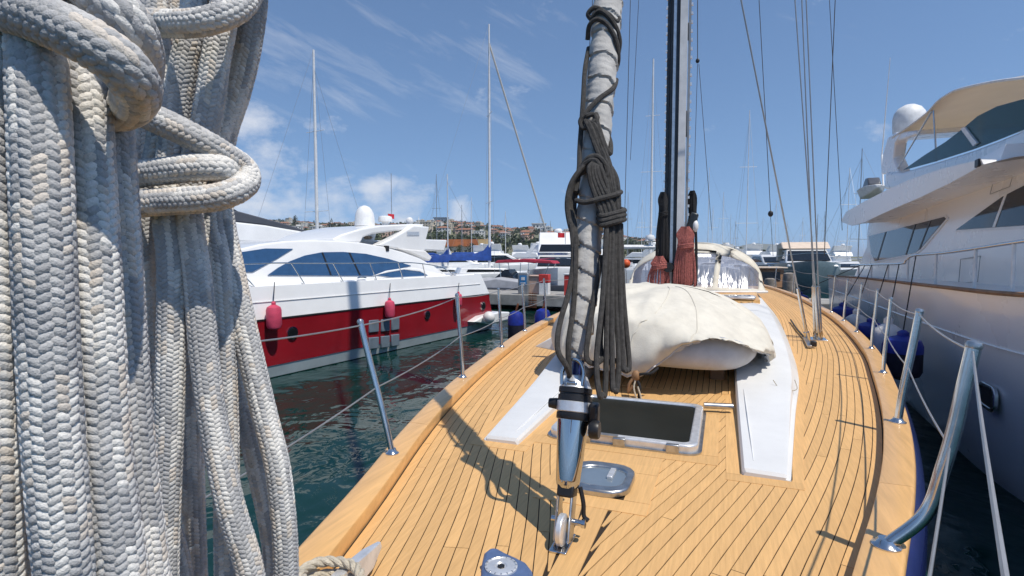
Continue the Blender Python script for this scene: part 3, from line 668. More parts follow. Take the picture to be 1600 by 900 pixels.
MB().tube([base(u / 20) + Vector((0, -.02, 0)) for u in range(21)], .022, 8).build('base_rail', 'plain_white', hood)
print('planks', npl)

from mathutils import noise as mnoise
# ================================================================== COVERED DINGHY on the coachroof
DG = thing('covered_dinghy', 'grey inflatable dinghy under a wrinkled cream canvas cover on the coachroof', 'dinghy', YF.m @ Vector((-.07, 3.8, .1)), YF.ang)
DC = Vector((-.07, 3.8, .1))
wD = spline_tab([(2.50, .20), (2.62, .36), (2.8, .50), (3.1, .58), (3.6, .62), (5.1, .60)])
rs = []
for s in np.linspace(2.50, 5.1, 20):
    w_ = wD(s); b_ = max(0, 1 - (s - 2.52) / .7) ** 2 * .16
    rs.append([(x - .0, s - DC.y, z - DC.z) for x, z in ((-w_, .40 + b_ * .4), (-w_ * .98, .31 + b_ * .5), (-w_ * .8, .225 + b_), (-w_ * .45, .20 + b_), (-w_ * .2, .15 + b_), (0, .11 + b_), (w_ * .2, .15 + b_), (w_ * .45, .20 + b_), (w_ * .8, .225 + b_), (w_ * .98, .31 + b_ * .5), (w_, .40 + b_ * .4), (w_ * .8, .5), (-w_ * .8, .5))])
MB().loft(rs).build('hull', 'hypalon', DG, smooth=70, sub=1)
MB().tube([(x, y - DC.y, z - DC.z) for x, y, z in ((-.70, 5.0, .34), (-.72, 4.0, .34), (-.72, 3.4, .34), (-.64, 3.0, .34), (-.42, 2.80, .35), (0, 2.74, .36), (.42, 2.76, .35), (.64, 2.92, .34), (.74, 3.3, .34), (.74, 4.0, .34), (.70, 5.0, .34))], .155, 18, sm=6).build('tube', 'hypalon', DG)
# keel wedge and chocks it stands on
MB().prism([(-1.40, .02), (-1.1, -.02), (-.9, .1), (-1.2, .14)], -.03, .03).build('keel', 'plain_white', DG, bevel=.01)
for dx, dy, h in ((-.35, -.9, .13), (.55, -.6, .11), (-.35, .9, .02), (.55, .9, .02)):
    MB().slab([(dx - .06, dy - .05), (dx + .06, dy - .05), (dx + .06, dy + .05), (dx - .06, dy + .05)], -.13 if dy < 0 else .06, h).build('chock', 'wood_brown', DG, bevel=.01)
zef = spline_tab([(-1.1, .22), (-.6, .20), (-.25, .17), (-.06, .15), (.1, .25), (.3, .40), (.55, .48), (.82, .40), (1.1, .22)])
def cover(u, v):
    a = 2 * math.pi * u; ca, sa = math.cos(a), math.sin(a); e = .72
    kx = math.copysign(abs(ca) ** e, ca); ky = math.copysign(abs(sa) ** e, sa)
    hw, hl = 1.05, 1.36
    ze = zef(hw * kx) if sa < 0 else .22
    if sa < 0 and abs(kx) > .97: ze = .19
    ztop = .80 + .05 * math.exp(-((kx * v + .12) / .45) ** 2) - .30 * max(0, kx * v - .1) ** 1.2
    if v < .62:
        t = v / .62; rr = t * .93; z = ztop - (.17 + .05 * max(0, ca) + .08 * max(0, -sa)) * t ** 2.6
        k = .02 * math.sin(2.3 * a + 1.2) * t * math.sin(math.pi * t) + .010 * math.sin(9 * a + 5 * t) * t ** 2
    else:
        t = (v - .62) / .38; z0 = ztop - .17 - .05 * max(0, ca) - .08 * max(0, -sa); rr = .93 + .085 * math.sin(t * 2.0) - .055 * t ** 3; z = z0 + (ze - z0) * t
        k = .010 * math.sin(9 * a + 5) * (1 - t)
    pk = max(0, (v - .60) / .40) ** 1.2 * (.013 * math.sin(58 * a + 2 * math.sin(5 * a)) + .009 * math.sin(97 * a + 1) + .012 * math.sin(27 * a + math.sin(7 * a)))
    fold = .026 * math.sin(6 * a + 7 * v + 1.5 * math.sin(3 * a)) * math.sin(math.pi * min(1, v * 1.1))
    r2 = rr + pk + fold * .6
    q_ = Vector((hw * kx * rr, hl * ky * rr, 0)); kd = q_ - Vector((-.06, -1.4, 0)); ka = math.atan2(kd.x, kd.y)
    nz = mnoise.noise(Vector((q_.x * 3.2, q_.y * 2.2, 7.1))); nz2 = mnoise.noise(Vector((q_.x * 7 + 3, q_.y * 4.5, 1.7)))
    cr_ = .030 * (.45 - abs(nz)) + .016 * (.4 - abs(nz2)) + .020 * math.sin(11 * ka + 2 * nz) * math.exp(-kd.length / .55)
    k += cr_ * min(1, v * 3); r2 += .5 * cr_ * max(0, v - .5)
    return Vector((hw * kx * r2, hl * ky * r2, z - DC.z + k + fold * .5 + .006 * math.sin(40 * a + 13 * v) * v ** 3))
cov = MB().grid(lambda i, j: cover(i, j), 260, 40).build('cover', 'canvas', DG, smooth=0); weld(cov)
MB().tube([cover(i / 260, 1) * 1.0 + Vector((0, 0, -.004)) for i in range(261)], .008, 6).build('elastic_hem', 'hypalon', cov)
for k, (a0, a1) in enumerate(((.86, .60), (.79, .62))):    # sewn seams over the top
    MB().tube([cover(a0 + (a1 - a0) * math.sin(i / 20 * 1.5) * .3, .12 + .8 * i / 20) + Vector((0, 0, .003)) for i in range(21)], .004, 5).build('seam', 'canvas', cov)
kn = Vector((-.06, -1.40, .06))
MB().ball(kn + Vector((0, -.01, .02)), (.035, .03, .045), 10, 8).build('knot', 'wood_brown', cov)
for q in ([(0, 0, .02), (.05, -.02, .04), (.12, -.01, .05), (.17, .03, .09)], [(0, 0, 0), (.035, -.03, -.06), (.03, -.03, -.14), (.04, -.01, -.18)]): MB().tube([kn + Vector(p_) for p_ in q], .012, 8, sm=5).build('strap', 'rope_black', cov)
MB().tube([kn + Vector(p_) for p_ in [(0, -.02, 0), (-.01, -.04, -.08), (.02, -.05, -.17), (.045, -.05, -.20), (.05, -.05, -.15), (.02, -.04, -.06)]], .007, 8, sm=5).build('cord', 'rope_cream', cov)
MB().tube([kn + Vector(p_) for p_ in [(-.02, -.02, 0), (-.05, -.03, -.05), (-.055, -.03, -.11), (-.02, -.03, -.06)]], .012, 8, sm=5).build('strap', 'wood_brown', cov)
MB().tube([Vector((.98, -.98, .04)), Vector((1.04, -1.0, -.03)), Vector((1.15, -1.0, -.02)), Vector((1.14, -.96, .05))], .004, 6, sm=5).build('cord', 'rope_cream', cov)

# ================================================================== WINDLASS, CLEAT and their lines
wc = YF.hit(786, 892, 2, .17)
WL = MB().lathe([(.10, 0), (.10, .06), (.075, .08), (.07, .12)], (wc.x, wc.y, 0), (0, 0, 1), 24).build('windlass', 'windlass_blue', Y)
def loc2(pts, z): return [(q.x, q.y) for q in (YF.hit(a, b, 2, z) for a, b in pts)]
MB().slab(loc2([(750, 912), (752, 880), (756, 862), (766, 854), (778, 855), (790, 862), (806, 869), (822, 877), (832, 890), (836, 912), (825, 945), (780, 960)], .17), .10, .17).build('housing', 'windlass_blue', WL, bevel=.018, seg=3)
dc = YF.hit(783, 884, 2, .174)
MB().lathe([(.052, 0), (.052, .005), (.047, .007), (.044, .004), (.02, .005), (.016, .001), (.0, .001)], (dc.x, dc.y, .170), (0, 0, 1), 32).build('clutch_disc', 'alloy', WL)
for k in range(16): MB().box((dc.x + .048 * math.cos(k * math.pi / 8), dc.y + .048 * math.sin(k * math.pi / 8), .1765), (.006, .003, .002), rz=k * math.pi / 8).build('disc_mark', 'steel_worn', WL, smooth=0)
MB().lathe([(.012, 0), (.012, .004)], (dc.x, dc.y, .171), (0, 0, 1), 6).build('socket', 'black_plastic', WL)
cl_ = YF.hit(578, 880, 2, .03)
def twisted(name, label, path, r, m_='rope_cream'):
    """three-strand laid line"""
    pts = catmull(path, 14); o_ = thing(name, label, 'rope', YF.m @ Vector(pts[len(pts) // 2]), 0); iv = Matrix.Translation(-o_.location) @ YF.m
    T = [(pts[min(i + 1, len(pts) - 1)] - pts[max(i - 1, 0)]).normalized() for i in range(len(pts))]; u = T[0].orthogonal().normalized(); us_ = []
    for i in range(len(pts)): u = (u - T[i] * u.dot(T[i])).normalized(); us_.append(u)
    for k in range(3):
        l_ = 0; pp = []
        for i in range(len(pts)):
            if i: l_ += (pts[i] - pts[i - 1]).length
            a = l_ / (r * 6.5) * 2 * math.pi + k * 2.094; pp.append(pts[i] + (us_[i] * math.cos(a) + T[i].cross(us_[i]) * math.sin(a)) * r * .52)
        MB().tube(pp, r * .56, 8).build('strand', m_, o_, inv=iv)
    return o_
ck = MB().loft([[(cl_.x - .035 * w_ + d_ * .0, cl_.y + y_, 0.008 + z0), (cl_.x + .035 * w_, cl_.y + y_, .008 + z0), (cl_.x + .02 * w_, cl_.y + y_, z1), (cl_.x - .02 * w_, cl_.y + y_, z1)] for y_, w_, z0, z1, d_ in ((-.36, .5, .06, .075, 0), (-.25, .8, .04, .085, 0), (-.14, 1, 0, .09, 0), (-.02, .9, .02, .09, 0), (.06, .35, .055, .082, 0))]).build('mooring_cleat', 'alloy', Y, bevel=.01)
q0 = YF.hit(548, 893, 2, .07)
twisted('mooring_line', 'cream laid line made fast on the grey foredeck cleat', [Vector((q0.x + .10 * math.cos(t_ * 1.1), q0.y - .10 + .085 * math.sin(t_ * 1.1), .05 + .008 * t_)) for t_ in range(12)], .017)
q1 = YF.hit(738, 898, 2, .09)
twisted('mooring_line', 'cream laid line turned round the blue windlass', [Vector((q1.x + .03 + .055 * math.cos(1.2 + t_ * .75), q1.y - .03 + .055 * math.sin(1.2 + t_ * .75), .035 + .008 * t_)) for t_ in range(10)], .014)

# ================================================================== BIG BRAIDED MOORING ROPES, hung close by on the pulpit
def braid(name, path, r, parent, inv, seed, ncol=14, pitch=.0043):
    pts = catmull(path, 10); L = [0]
    for a, b in zip(pts, pts[1:]): L.append(L[-1] + (b - a).length)
    n = int(L[-1] / pitch); ts = np.linspace(0, L[-1], n); A = np.array([tuple(p_) for p_ in pts]); c = np.stack([np.interp(ts, L, A[:, k]) for k in range(3)], 1)
    T = np.gradient(c, axis=0); T /= np.linalg.norm(T, axis=1)[:, None]
    U = np.zeros_like(T); u = np.cross(T[0], (0.3, .5, .8)); u /= np.linalg.norm(u)
    for i in range(n): u = u - T[i] * (u @ T[i]); u /= np.linalg.norm(u); U[i] = u
    V = np.cross(T, U); g = np.random.default_rng(seed)
    # stitches: little raised yarns, leaning left and right in neighbouring columns
    K = 6; ang = np.arange(K) * 2 * math.pi / K
    cw = 2 * math.pi * r / ncol
    tmpl = np.concatenate([np.stack([np.cos(ang), np.sin(ang), np.zeros(K)], 1), np.stack([.62 * np.cos(ang), .62 * np.sin(ang), np.full(K, .8)], 1), [[0, 0, 1]]])
    fT = []
    for k in range(K):
        q_ = (k + 1) % K; fT += [(k, q_, K + q_), (k, K + q_, K + k), (K + k, K + q_, 2 * K)]
    fT = np.array(fT)
    ii, jj = np.meshgrid(np.arange(n), np.arange(ncol), indexing='ij'); ii = ii.ravel(); jj = jj.ravel(); M = len(ii)
    th0 = 2 * math.pi * (jj + .5) / ncol + g.normal(0, .02, M); s0 = (ii + np.where(jj % 2, .5, 0)) * pitch + g.normal(0, pitch * .05, M)
    lean = np.where(jj % 2, 1, -1) * .98
    la = cw * .80 * g.uniform(.92, 1.1, M); wb = pitch * .62
    x = tmpl[None, :, 0] * la[:, None]; y = tmpl[None, :, 1] * wb; z = tmpl[None, :, 2] * r * .075 * g.uniform(.8, 1.25, M)[:, None]
    ss_ = s0[:, None] + x * np.cos(lean)[:, None] - y * np.sin(lean)[:, None]
    th = th0[:, None] + (x * np.sin(lean)[:, None] + y * np.cos(lean)[:, None]) / r
    rr = r * .955 + z - r * .02 * (1 - tmpl[None, :, 2])
    fi = np.clip(ss_ / L[-1] * (n - 1), 0, n - 1.001); i0 = fi.astype(int); fr_ = (fi - i0)[..., None]
    lerp = lambda Q: Q[i0] * (1 - fr_) + Q[i0 + 1] * fr_
    P_ = lerp(c) + (lerp(U) * np.cos(th)[..., None] + lerp(V) * np.sin(th)[..., None]) * rr[..., None]
    # yarn colours: blue-grey and cream blocks that change every few stitches
    ln = g.integers(5, 12, ncol); of = g.integers(0, 12, ncol); seg_ = (ii + of[jj]) // ln[jj]
    tb_ = g.random((ncol, n + 14)); val = tb_[jj, seg_] + .22 * np.sin(ii * pitch / .03 + g.uniform(0, 6.3)) + g.normal(0, .03, M)
    cg = np.array([.42, .415, .41]); cc = np.array([.72, .695, .65]); cb = np.array([.64, .575, .50]); cd = np.array([.52, .51, .495])
    colr = np.where((val > .66)[:, None], cc, np.where((val > .52)[:, None], cb, np.where((val > .28)[:, None], cd, cg))) * g.uniform(.9, 1.08, M)[:, None]
    vs = P_.reshape(-1, 3); nv = len(tmpl); fs_ = (fT[None] + (np.arange(M) * nv)[:, None, None]).reshape(-1, 3); vc = np.repeat(colr, nv, 0)
    # core tube underneath
    nt_ = 12; a_ = np.arange(nt_) * 2 * math.pi / nt_
    core = (c[:, None] + (U[:, None] * np.cos(a_)[None, :, None] + V[:, None] * np.sin(a_)[None, :, None]) * r * .95).reshape(-1, 3); b0 = len(vs)
    q_ = np.array([(i * nt_ + k, i * nt_ + (k + 1) % nt_, (i + 1) * nt_ + (k + 1) % nt_, (i + 1) * nt_ + k) for i in range(n - 1) for k in range(nt_)]) + b0
    q3 = np.concatenate([q_[:, [0, 1, 2]], q_[:, [0, 2, 3]]]); vs = np.concatenate([vs, core]); vc = np.concatenate([vc, np.tile([.34, .335, .33], (len(core), 1))]); fs_ = np.concatenate([fs_, q3])
    iv = np.array(inv); vs = vs @ iv[:3, :3].T + iv[:3, 3]
    me = bpy.data.meshes.new(name); me.vertices.add(len(vs)); me.vertices.foreach_set('co', vs.ravel().astype(np.float32))
    me.loops.add(len(fs_) * 3); me.loops.foreach_set('vertex_index', fs_.ravel().astype(np.int32)); me.polygons.add(len(fs_)); me.polygons.foreach_set('loop_start', (np.arange(len(fs_)) * 3).astype(np.int32)); me.update(calc_edges=True)
    at_ = me.attributes.new('yarn', 'FLOAT_COLOR', 'POINT'); at_.data.foreach_set('color', np.concatenate([vc, np.ones((len(vc), 1))], 1).ravel().astype(np.float32))
    me.materials.append(MATS['braid']); me.shade_smooth(); me.validate()
    o_ = bpy.data.objects.new(name, me); COL.objects.link(o_); o_.parent = parent; return o_
RR = .0122
HA = thing('rope_coil', 'thick braided grey and cream mooring rope coil hanging nearest the bow, straight strands', 'rope', at(100, 1250, .26)); ia = Matrix.Translation(-HA.location)
HB = thing('rope_coil', 'braided grey and cream rope coil cinched by three turns, strands fanning out below', 'rope', at(320, 1200, .52)); ib = Matrix.Translation(-HB.location)
sd_ = 0
def ba(pts, par=HA, iv=ia, r=RR, nm='strand'):
    global sd_; sd_ += 1
    braid(nm, [at(x, y, D) for x, y, D in pts], r, par, iv, sd_)
ba([(-24, -160, .28), (-24, 60, .26), (-22, 300, .255), (-14, 600, .25), (-6, 900, .25), (10, 1130, .26), (50, 1230, .27), (100, 1130, .27), (105, 1000, .275)])
ba([(40, -160, .29), (56, 60, .262), (63, 200, .252), (72, 450, .247), (85, 700, .247), (102, 900, .25), (120, 1120, .255), (160, 1220, .26), (195, 1120, .265), (192, 950, .27)], r=RR * .96)
ba([(110, -160, .31), (124, 60, .285), (134, 200, .278), (148, 450, .272), (164, 700, .27), (190, 900, .27), (205, 1080, .27), (235, 1170, .275), (262, 1080, .29)], r=RR * .96)
ba([(140, -160, .36), (160, 60, .335), (172, 200, .33), (188, 450, .325), (206, 700, .322), (230, 900, .322), (245, 1080, .32)])
ba([(60, -100, .34), (94, 100, .335), (104, 400, .33), (120, 700, .33), (148, 950, .33)])
# turns round the top of the near coil
ba([(-90, -35, .27), (-20, 2, .255), (60, 28, .247), (130, 60, .245), (186, 98, .25), (212, 132, .262), (208, 160, .285), (185, 175, .32), (150, 175, .35)], r=RR * .88)
ba([(70, -60, .30), (125, -25, .285), (175, 8, .275), (208, 50, .28), (219, 95, .30), (212, 140, .33), (190, 165, .36)], r=RR * .92)
MB().tube([at(x, y, D) for x, y, D in ((18, -60, .275), (20, 200, .268), (24, 450, .262), (32, 650, .26), (48, 900, .262), (60, 1050, .265))], .0042, 7, sm=6).build('whipping_cord', 'wood_brown', HA, inv=ia)
# second coil
for p_ in ([(232, -150, .56), (246, 60, .535), (258, 120, .53), (250, 230, .53), (224, 340, .525), (222, 500, .52), (230, 700, .52), (240, 900, .52), (255, 1080, .525), (290, 1160, .53)],
           [(310, -150, .55), (304, 20, .525), (288, 100, .52), (276, 170, .52), (268, 240, .515), (262, 340, .505), (269, 430, .50), (264, 665, .495), (257, 900, .495), (265, 1080, .50), (300, 1150, .51), (330, 1080, .52)],
           [(356, -150, .55), (352, 0, .52), (338, 90, .515), (322, 190, .515), (305, 250, .515), (295, 340, .51), (308, 430, .505), (320, 560, .50), (334, 665, .497), (360, 790, .495), (392, 900, .497), (412, 1060, .51), (400, 1150, .52)],
           [(382, -150, .58), (378, 0, .555), (364, 90, .55), (346, 190, .548), (332, 250, .548), (326, 340, .545), (342, 430, .54), (352, 640, .54), (354, 780, .54), (356, 920, .54), (366, 1080, .54)],
           [(404, -150, .57), (399, -20, .545), (388, 70, .545), (372, 140, .55), (350, 210, .555), (342, 270, .56), (346, 340, .56), (364, 430, .555), (388, 540, .55), (414, 650, .545), (436, 745, .54), (447, 900, .54), (432, 1060, .54), (400, 1150, .54)],
           [(318, -100, .62), (322, 100, .61), (330, 330, .60), (350, 480, .59), (374, 600, .58), (402, 720, .575), (425, 830, .575), (428, 900, .575), (410, 1080, .57)],
           [(268, -100, .63), (272, 100, .62), (290, 330, .61), (298, 500, .61), (300, 700, .61), (306, 900, .61), (315, 1080, .60)],
           [(214, -100, .6), (214, 100, .59), (212, 330, .58), (214, 500, .575), (225, 700, .575), (282, 900, .57), (290, 1080, .57)]):
    ba(p_, HB, ib)
ba([(160, 325, .52), (200, 320, .48), (260, 315, .468), (320, 311, .466), (362, 301, .475), (386, 283, .495), (380, 262, .50), (355, 245, .49), (320, 224, .475), (270, 198, .465), (225, 178, .465), (190, 165, .48), (160, 150, .52)], HB, ib, RR * .94)
ba([(150, 275, .53), (196, 273, .485), (250, 268, .472), (305, 262, .47), (345, 262, .48), (362, 272, .505), (350, 280, .54), (310, 285, .58)], HB, ib, RR * .94)
ba([(170, 20, .55), (228, 34, .50), (290, 37, .475), (340, 28, .475), (380, 5, .49), (402, -40, .52)], HB, ib, RR * .94)
# pulpit tube overhead that both coils hang from
MB().tube([YF.i @ Vector(p_) for p_ in ((-.95, .55, .08), (-.93, .5, 1.1), (-.82, .48, 1.44), (-.6, .47, 1.50), (-.30, .46, 1.50), (-.12, .56, 1.50), (.02, .62, 1.50))], .0135, 12, sm=6).build('pulpit', 'steel', Y)

# ================================================================== RED MOTOR YACHT
RY = frame_thing('motor_yacht', 'sleek white motor yacht with dark red hull sides and blue tinted windows', 'motor yacht', RF)
def side_y(x, L, B, flare=0.0, full=.55):              # distance of the hull side from the near side plane, 0 at the beam, B/2 at the stem
    t = max(0, (x - L * full) / (L * (1 - full))); return -(B / 2) * t ** 2.2
def ry_ring(x, z, L=19.5, B=5.0, inset=0):
    y = side_y(x, L + .5 * z - 1, B) - inset; return (x, y, z), (x, -B - y, z)
def belt(x0f, x1f, z0, z1, in0, in1, L=19.5, B=5.0, n=40):
    """closed belt of hull between two heights"""
    a = []
    for z, ins in ((z0, in0), (z1, in1)):
        row = [];
        for k in range(n + 1):
            x = x0f(z) + (x1f(z) - x0f(z)) * k / n; row.append(x)
        a.append((z, ins, row))
    rings = []
    for k in range(n + 1):
        r = []
        for z, ins, row in a: r.append(ry_ring(row[k], z, L, B, ins)[0])
        for z, ins, row in a[::-1]: r.append(ry_ring(row[k], z, L, B, ins)[1])
        rings.append(r)
    return rings
ZR = RF.hit(560, 484, 1, 0).z; ZT = 2.08
bowx = lambda z: 17.6 + z * .9
for nm, m_, z0, z1, i0, i1, st in (('bottom', 'antifoul', -.4, .02, .4, .14, lambda z: .05 - .1 * z), ('boot_stripe', 'boot', .02, .30, .14, .06, lambda z: -.12), ('hull', 'red_paint', .30, ZR, .05, 0, lambda z: -.12 + .40 * (z - .3)), ('topsides', 'gelcoat', ZR + .035, ZT, .02, .14, lambda z: .2 + .55 * (z - ZR))):
    MB().loft(belt(st, bowx, z0, z1, i0, i1)).build(nm, m_, RY, smooth=30)
MB().loft(belt(lambda z: .28, bowx, ZR - .0, ZR + .036, -.012, -.012)).build('rub_strake', 'black_plastic', RY, smooth=30)
MB().loft(belt(lambda z: .75, bowx, ZR + .40, ZR + .415, .062, .062)).build('knuckle_line', 'gelcoat_warm', RY, smooth=30)
for x_, y_ in ((628, 444), (637, 444), (646, 444)):
    q_ = RF.hit(x_, y_, 1, -.2); MB().box(q_, (.16, .03, .05)).build('vent', 'black_plastic', RY, smooth=0)
for x_ in (2.2, 6.5, 10.5): MB().tube([(x_ - .16, -.22, ZT + .08), (x_ - .06, -.22, ZT + .10), (x_ + .06, -.22, ZT + .10), (x_ + .16, -.22, ZT + .08)], .02, 8).build('cleat', 'steel', RY)
MB().loft(belt(lambda z: .9, lambda z: 18.6, ZT - .05, ZT + .03, .2, .26)).build('deck', 'gelcoat', RY, smooth=30)
def tumble(k, z0, yc=-2.5): return lambda x, y, z: (x, y - k * max(0, z - z0) if y > yc else y + k * max(0, z - z0), z)
def ext(pts, more): return pts + [(pts[-1][0] + a, pts[-1][1] + b) for a, b in more]
P_ = lambda pts, yv: RF.xz(pts, yv)
tb = tumble(.30, 2.0)
roof = P_([(712, 441), (700, 430), (684, 417), (664, 404), (640, 394), (610, 385), (575, 378.5), (540, 375.5), (500, 374.5), (460, 376), (420, 381), (380, 390), (345, 402)], -.62)
roof = roof + [(roof[-1][0] + 1.1, roof[-1][1] - .25), (roof[-1][0] + 2.6, 2.05), (roof[-1][0] + 2.6, 1.95), (roof[0][0], 1.95)]
MB().prism(roof, -.6, -4.4, tb).build('deckhouse', 'gelcoat', RY, bevel=.12, seg=4)
def pane(pts, nm='window', m_='glass_blue', y0=-.575, k=.012, par=RY, fn=tb): return MB().prism(P_(pts, -.62), y0, y0 - .05, fn).build(nm, m_, par, smooth=0)
pane([(352, 424), (398, 425), (440, 404), (468, 388.5), (425, 388), (385, 394), (350, 404)], m_='glass_blue')
w2 = pane([(421, 430), (440, 418), (460, 408), (485, 399), (512, 394), (545, 393.5), (580, 396.5), (612, 404), (646, 415), (622, 421), (600, 427), (585, 431)])
for xa in ((511, 394, 517, 430), (553, 394, 562, 430)): pane([(xa[0], xa[1] + .5), (xa[0] + 2.4, xa[1] + .5), (xa[2] + 2.4, xa[3]), (xa[2], xa[3])], 'mullion', 'black_plastic', y0=-.565, par=w2)
pane([(590, 430), (612, 424), (635, 421), (658, 424), (681, 437), (668, 444), (650, 447), (634, 441), (618, 434)])
# curved white moulding between the two windows, aft deck and stern quarter
MB().prism(P_([(585, 432), (610, 423), (640, 418.5), (665, 421), (690, 434), (700, 441), (690, 440), (662, 424.5), (638, 421.5), (612, 426)], -.5), -.56, -.9, tb).build('moulding', 'gelcoat', RY, bevel=.02)
MB().prism(P_([(640, 452), (660, 447), (690, 440), (722, 437), (742, 441), (752, 449), (766, 464), (640, 470)], -.15), -.16, -4.85).build('stern_deck', 'gelcoat', RY, bevel=.08, seg=3)
for pts in ([(700, 444), (718, 446), (727, 456), (722, 458), (706, 452)], [(728, 446), (738, 449), (744, 458), (736, 458)]): MB().prism(P_(pts, -.15), -.14, -.17).build('panel', 'gelcoat_warm', RY, smooth=0)
MB().prism(P_([(735, 503), (748, 494), (775, 487), (791, 487), (794, 492), (788, 500), (760, 507)], .1), .25, -5.2).build('swim_platform', 'gelcoat', RY, bevel=.05, seg=3)
# flybridge hardtop with arch
MB().prism(P_([(516, 374), (530, 366.5), (560, 357.5), (590, 352.5), (640, 350), (660, 350.5), (655, 357), (612, 361.5), (578, 366), (564, 371), (560, 379), (520, 379)], -1.4), -1.3, -3.7).build('hardtop', 'gelcoat', RY, bevel=.05, seg=3)
MB().prism(P_([(586, 383), (606, 373), (625, 362), (641, 352), (666, 354.5), (661, 374), (694, 375), (689, 393), (660, 391), (648, 400), (620, 390)], -1.3), -1.15, -1.5).build('arch', 'gelcoat', RY, bevel=.05, seg=3)
MB().prism(P_([(586, 383), (606, 373), (625, 362), (641, 352), (666, 354.5), (661, 374), (694, 375), (689, 393), (660, 391), (648, 400), (620, 390)], -1.3), -3.5, -3.85).build('arch', 'gelcoat', RY, bevel=.05, seg=3)
MB().prism(P_([(661, 375), (694, 376), (689, 392), (662, 390)], -1.3), -1.5, -3.5).build('spoiler', 'gelcoat', RY, bevel=.06, seg=3)
MB().prism(P_([(618, 388), (662, 392), (672, 402), (668, 408), (640, 396)], -1.2), -1.1, -3.9).build('aft_overhang', 'gelcoat_warm', RY, bevel=.04)
MB().prism(P_([(636, 362), (655, 362), (655, 368), (636, 368)], -1.14), -1.135, -1.16).build('maker_plate', 'alloy', RY, smooth=0)
def sc_at(px, py, yv, fr=RF): q = fr.hit(px, py, 1, yv); return q, (fr.m @ q).y / F
q, k = sc_at(570, 351, -2.5); MB().lathe([(15.5 * k, -.05), (15 * k, 8 * k), (13.6 * k, 17 * k), (11 * k, 23 * k), (7 * k, 27.5 * k), (2 * k, 29.4 * k)], q, n=28).build('satellite_dome', 'plain_white', RY)
q, k = sc_at(602, 350, -2.3); MB().lathe([(5 * k, -.05), (5 * k, 3 * k), (10.5 * k, 3.5 * k), (11 * k, 6 * k), (10 * k, 11 * k), (6 * k, 12.5 * k)], q, n=24).build('radar_dome', 'plain_white', RY)
q, k = sc_at(640, 350, -2.2); MB().lathe([(3 * k, -.05), (5.5 * k, 2 * k), (5.5 * k, 7 * k), (3 * k, 10 * k)], q, n=18).build('antenna_dome', 'plain_white', RY)
q, k = sc_at(612, 342, -2.4); MB().tube([q, q + Vector((0, 0, 70 * k))], .012, 5).build('whip_antenna', 'wire', RY)
q, k = sc_at(611, 338, -2.4); MB().box(q, (.3, .02, .16)).build('ensign', 'flag_red', RY, smooth=0)
q, k = sc_at(575, 374, -2.2); MB().lathe([(5 * k, 0), (7 * k, 3 * k), (5 * k, 5 * k)], q, n=14).build('helm_seat', 'beige_canvas', RY)
q, k = sc_at(604, 388, -.9); MB().box(q, (.12, .1, .16)).build('deck_light', 'black_plastic', RY)
# hull openings
for x, y in ((457, 520), (668, 492), (755, 478)):
    q, k = sc_at(x, y, .0)
    ph = MB().lathe([(10 * k if x < 500 else 6.5 * k, -.03), (10 * k if x < 500 else 6.5 * k, .02), (7.5 * k if x < 500 else 4.8 * k, .022)], q + Vector((0, -.005, 0)), (0, 1, 0), 20).build('porthole', 'steel', RY)
    MB().lathe([(8 * k if x < 500 else 5 * k, 0), (8 * k if x < 500 else 5 * k, .03)], q + Vector((0, -.005, 0)), (0, 1, 0), 18).build('pane', 'glass_dark', ph)
for (xa, ya, dx, dy) in ((577, 500, 15, 20), (596, 498.5, 13, 20), (612, 496.5, 12, 20), (577, 527, 15, 19), (596, 525, 13, 19), (612, 522.5, 12, 19)):
    MB().prism(P_([(xa, ya + .6), (xa + dx, ya - .8), (xa + dx, ya + dy - 1.8), (xa, ya + dy)], .0), .012, -.06).build('hull_window', 'glass_pale', RY, bevel=.02)
# guard rail
rt = [RF.hit(x, y, 1, -.25) for x, y in ((345, 415), (380, 412.5), (430, 411), (500, 411), (560, 411), (610, 410.5), (650, 411), (690, 418), (712, 432))]
MB().tube(rt, .016, 8, sm=5).build('guard_rail', 'steel', RY)
for xb, yb, xt, yt in ((405, 456, 365, 413), (481, 452, 455, 411), (541, 449, 520, 411), (592, 447, 578, 411), (633, 446, 622, 410.5), (668, 446, 660, 412)):
    MB().tube([RF.hit(xb, yb, 1, -.2), RF.hit(xt, yt, 1, -.25)], .014, 8).build('rail_post', 'steel', RY)
# its pink fenders and the white ball
def fender(label, c, r, h, m_, gr=None, rope_to=None, cap=None, nm='fender', rm='rope_black'):
    t_ = thing(nm, label, 'fender', c - Vector((0, 0, h / 2)), 0, gr)
    MB().lathe([(r * .25, 0), (r * .45, .03 * h), (r * .86, .10 * h), (r, .22 * h), (r, .78 * h), (r * .86, .90 * h), (r * .45, .97 * h), (r * .22, h), (r * .2, h * 1.06)], n=20).build('body', m_, t_)
    if cap: MB().lathe([(r * 1.015, .62 * h), (r * 1.015, .78 * h), (r * .88, .905 * h), (r * .47, .975 * h), (r * .24, h * 1.005)], n=20, caps=False).build('cap', cap, t_)
    MB().lathe([(r * .3, 1.0 * h), (r * .3, 1.07 * h), (r * .12, 1.12 * h)], n=10).build('eye', m_ if not cap else cap, t_)
    if rope_to is not None: MB().tube([Vector((0, 0, h * 1.1)), (Vector(rope_to) - Vector(t_.location)) * .5 + Vector((0, 0, h * .55)), Vector(rope_to) - Vector(t_.location)], .009, 6).build('lanyard', rm, t_)
    return t_
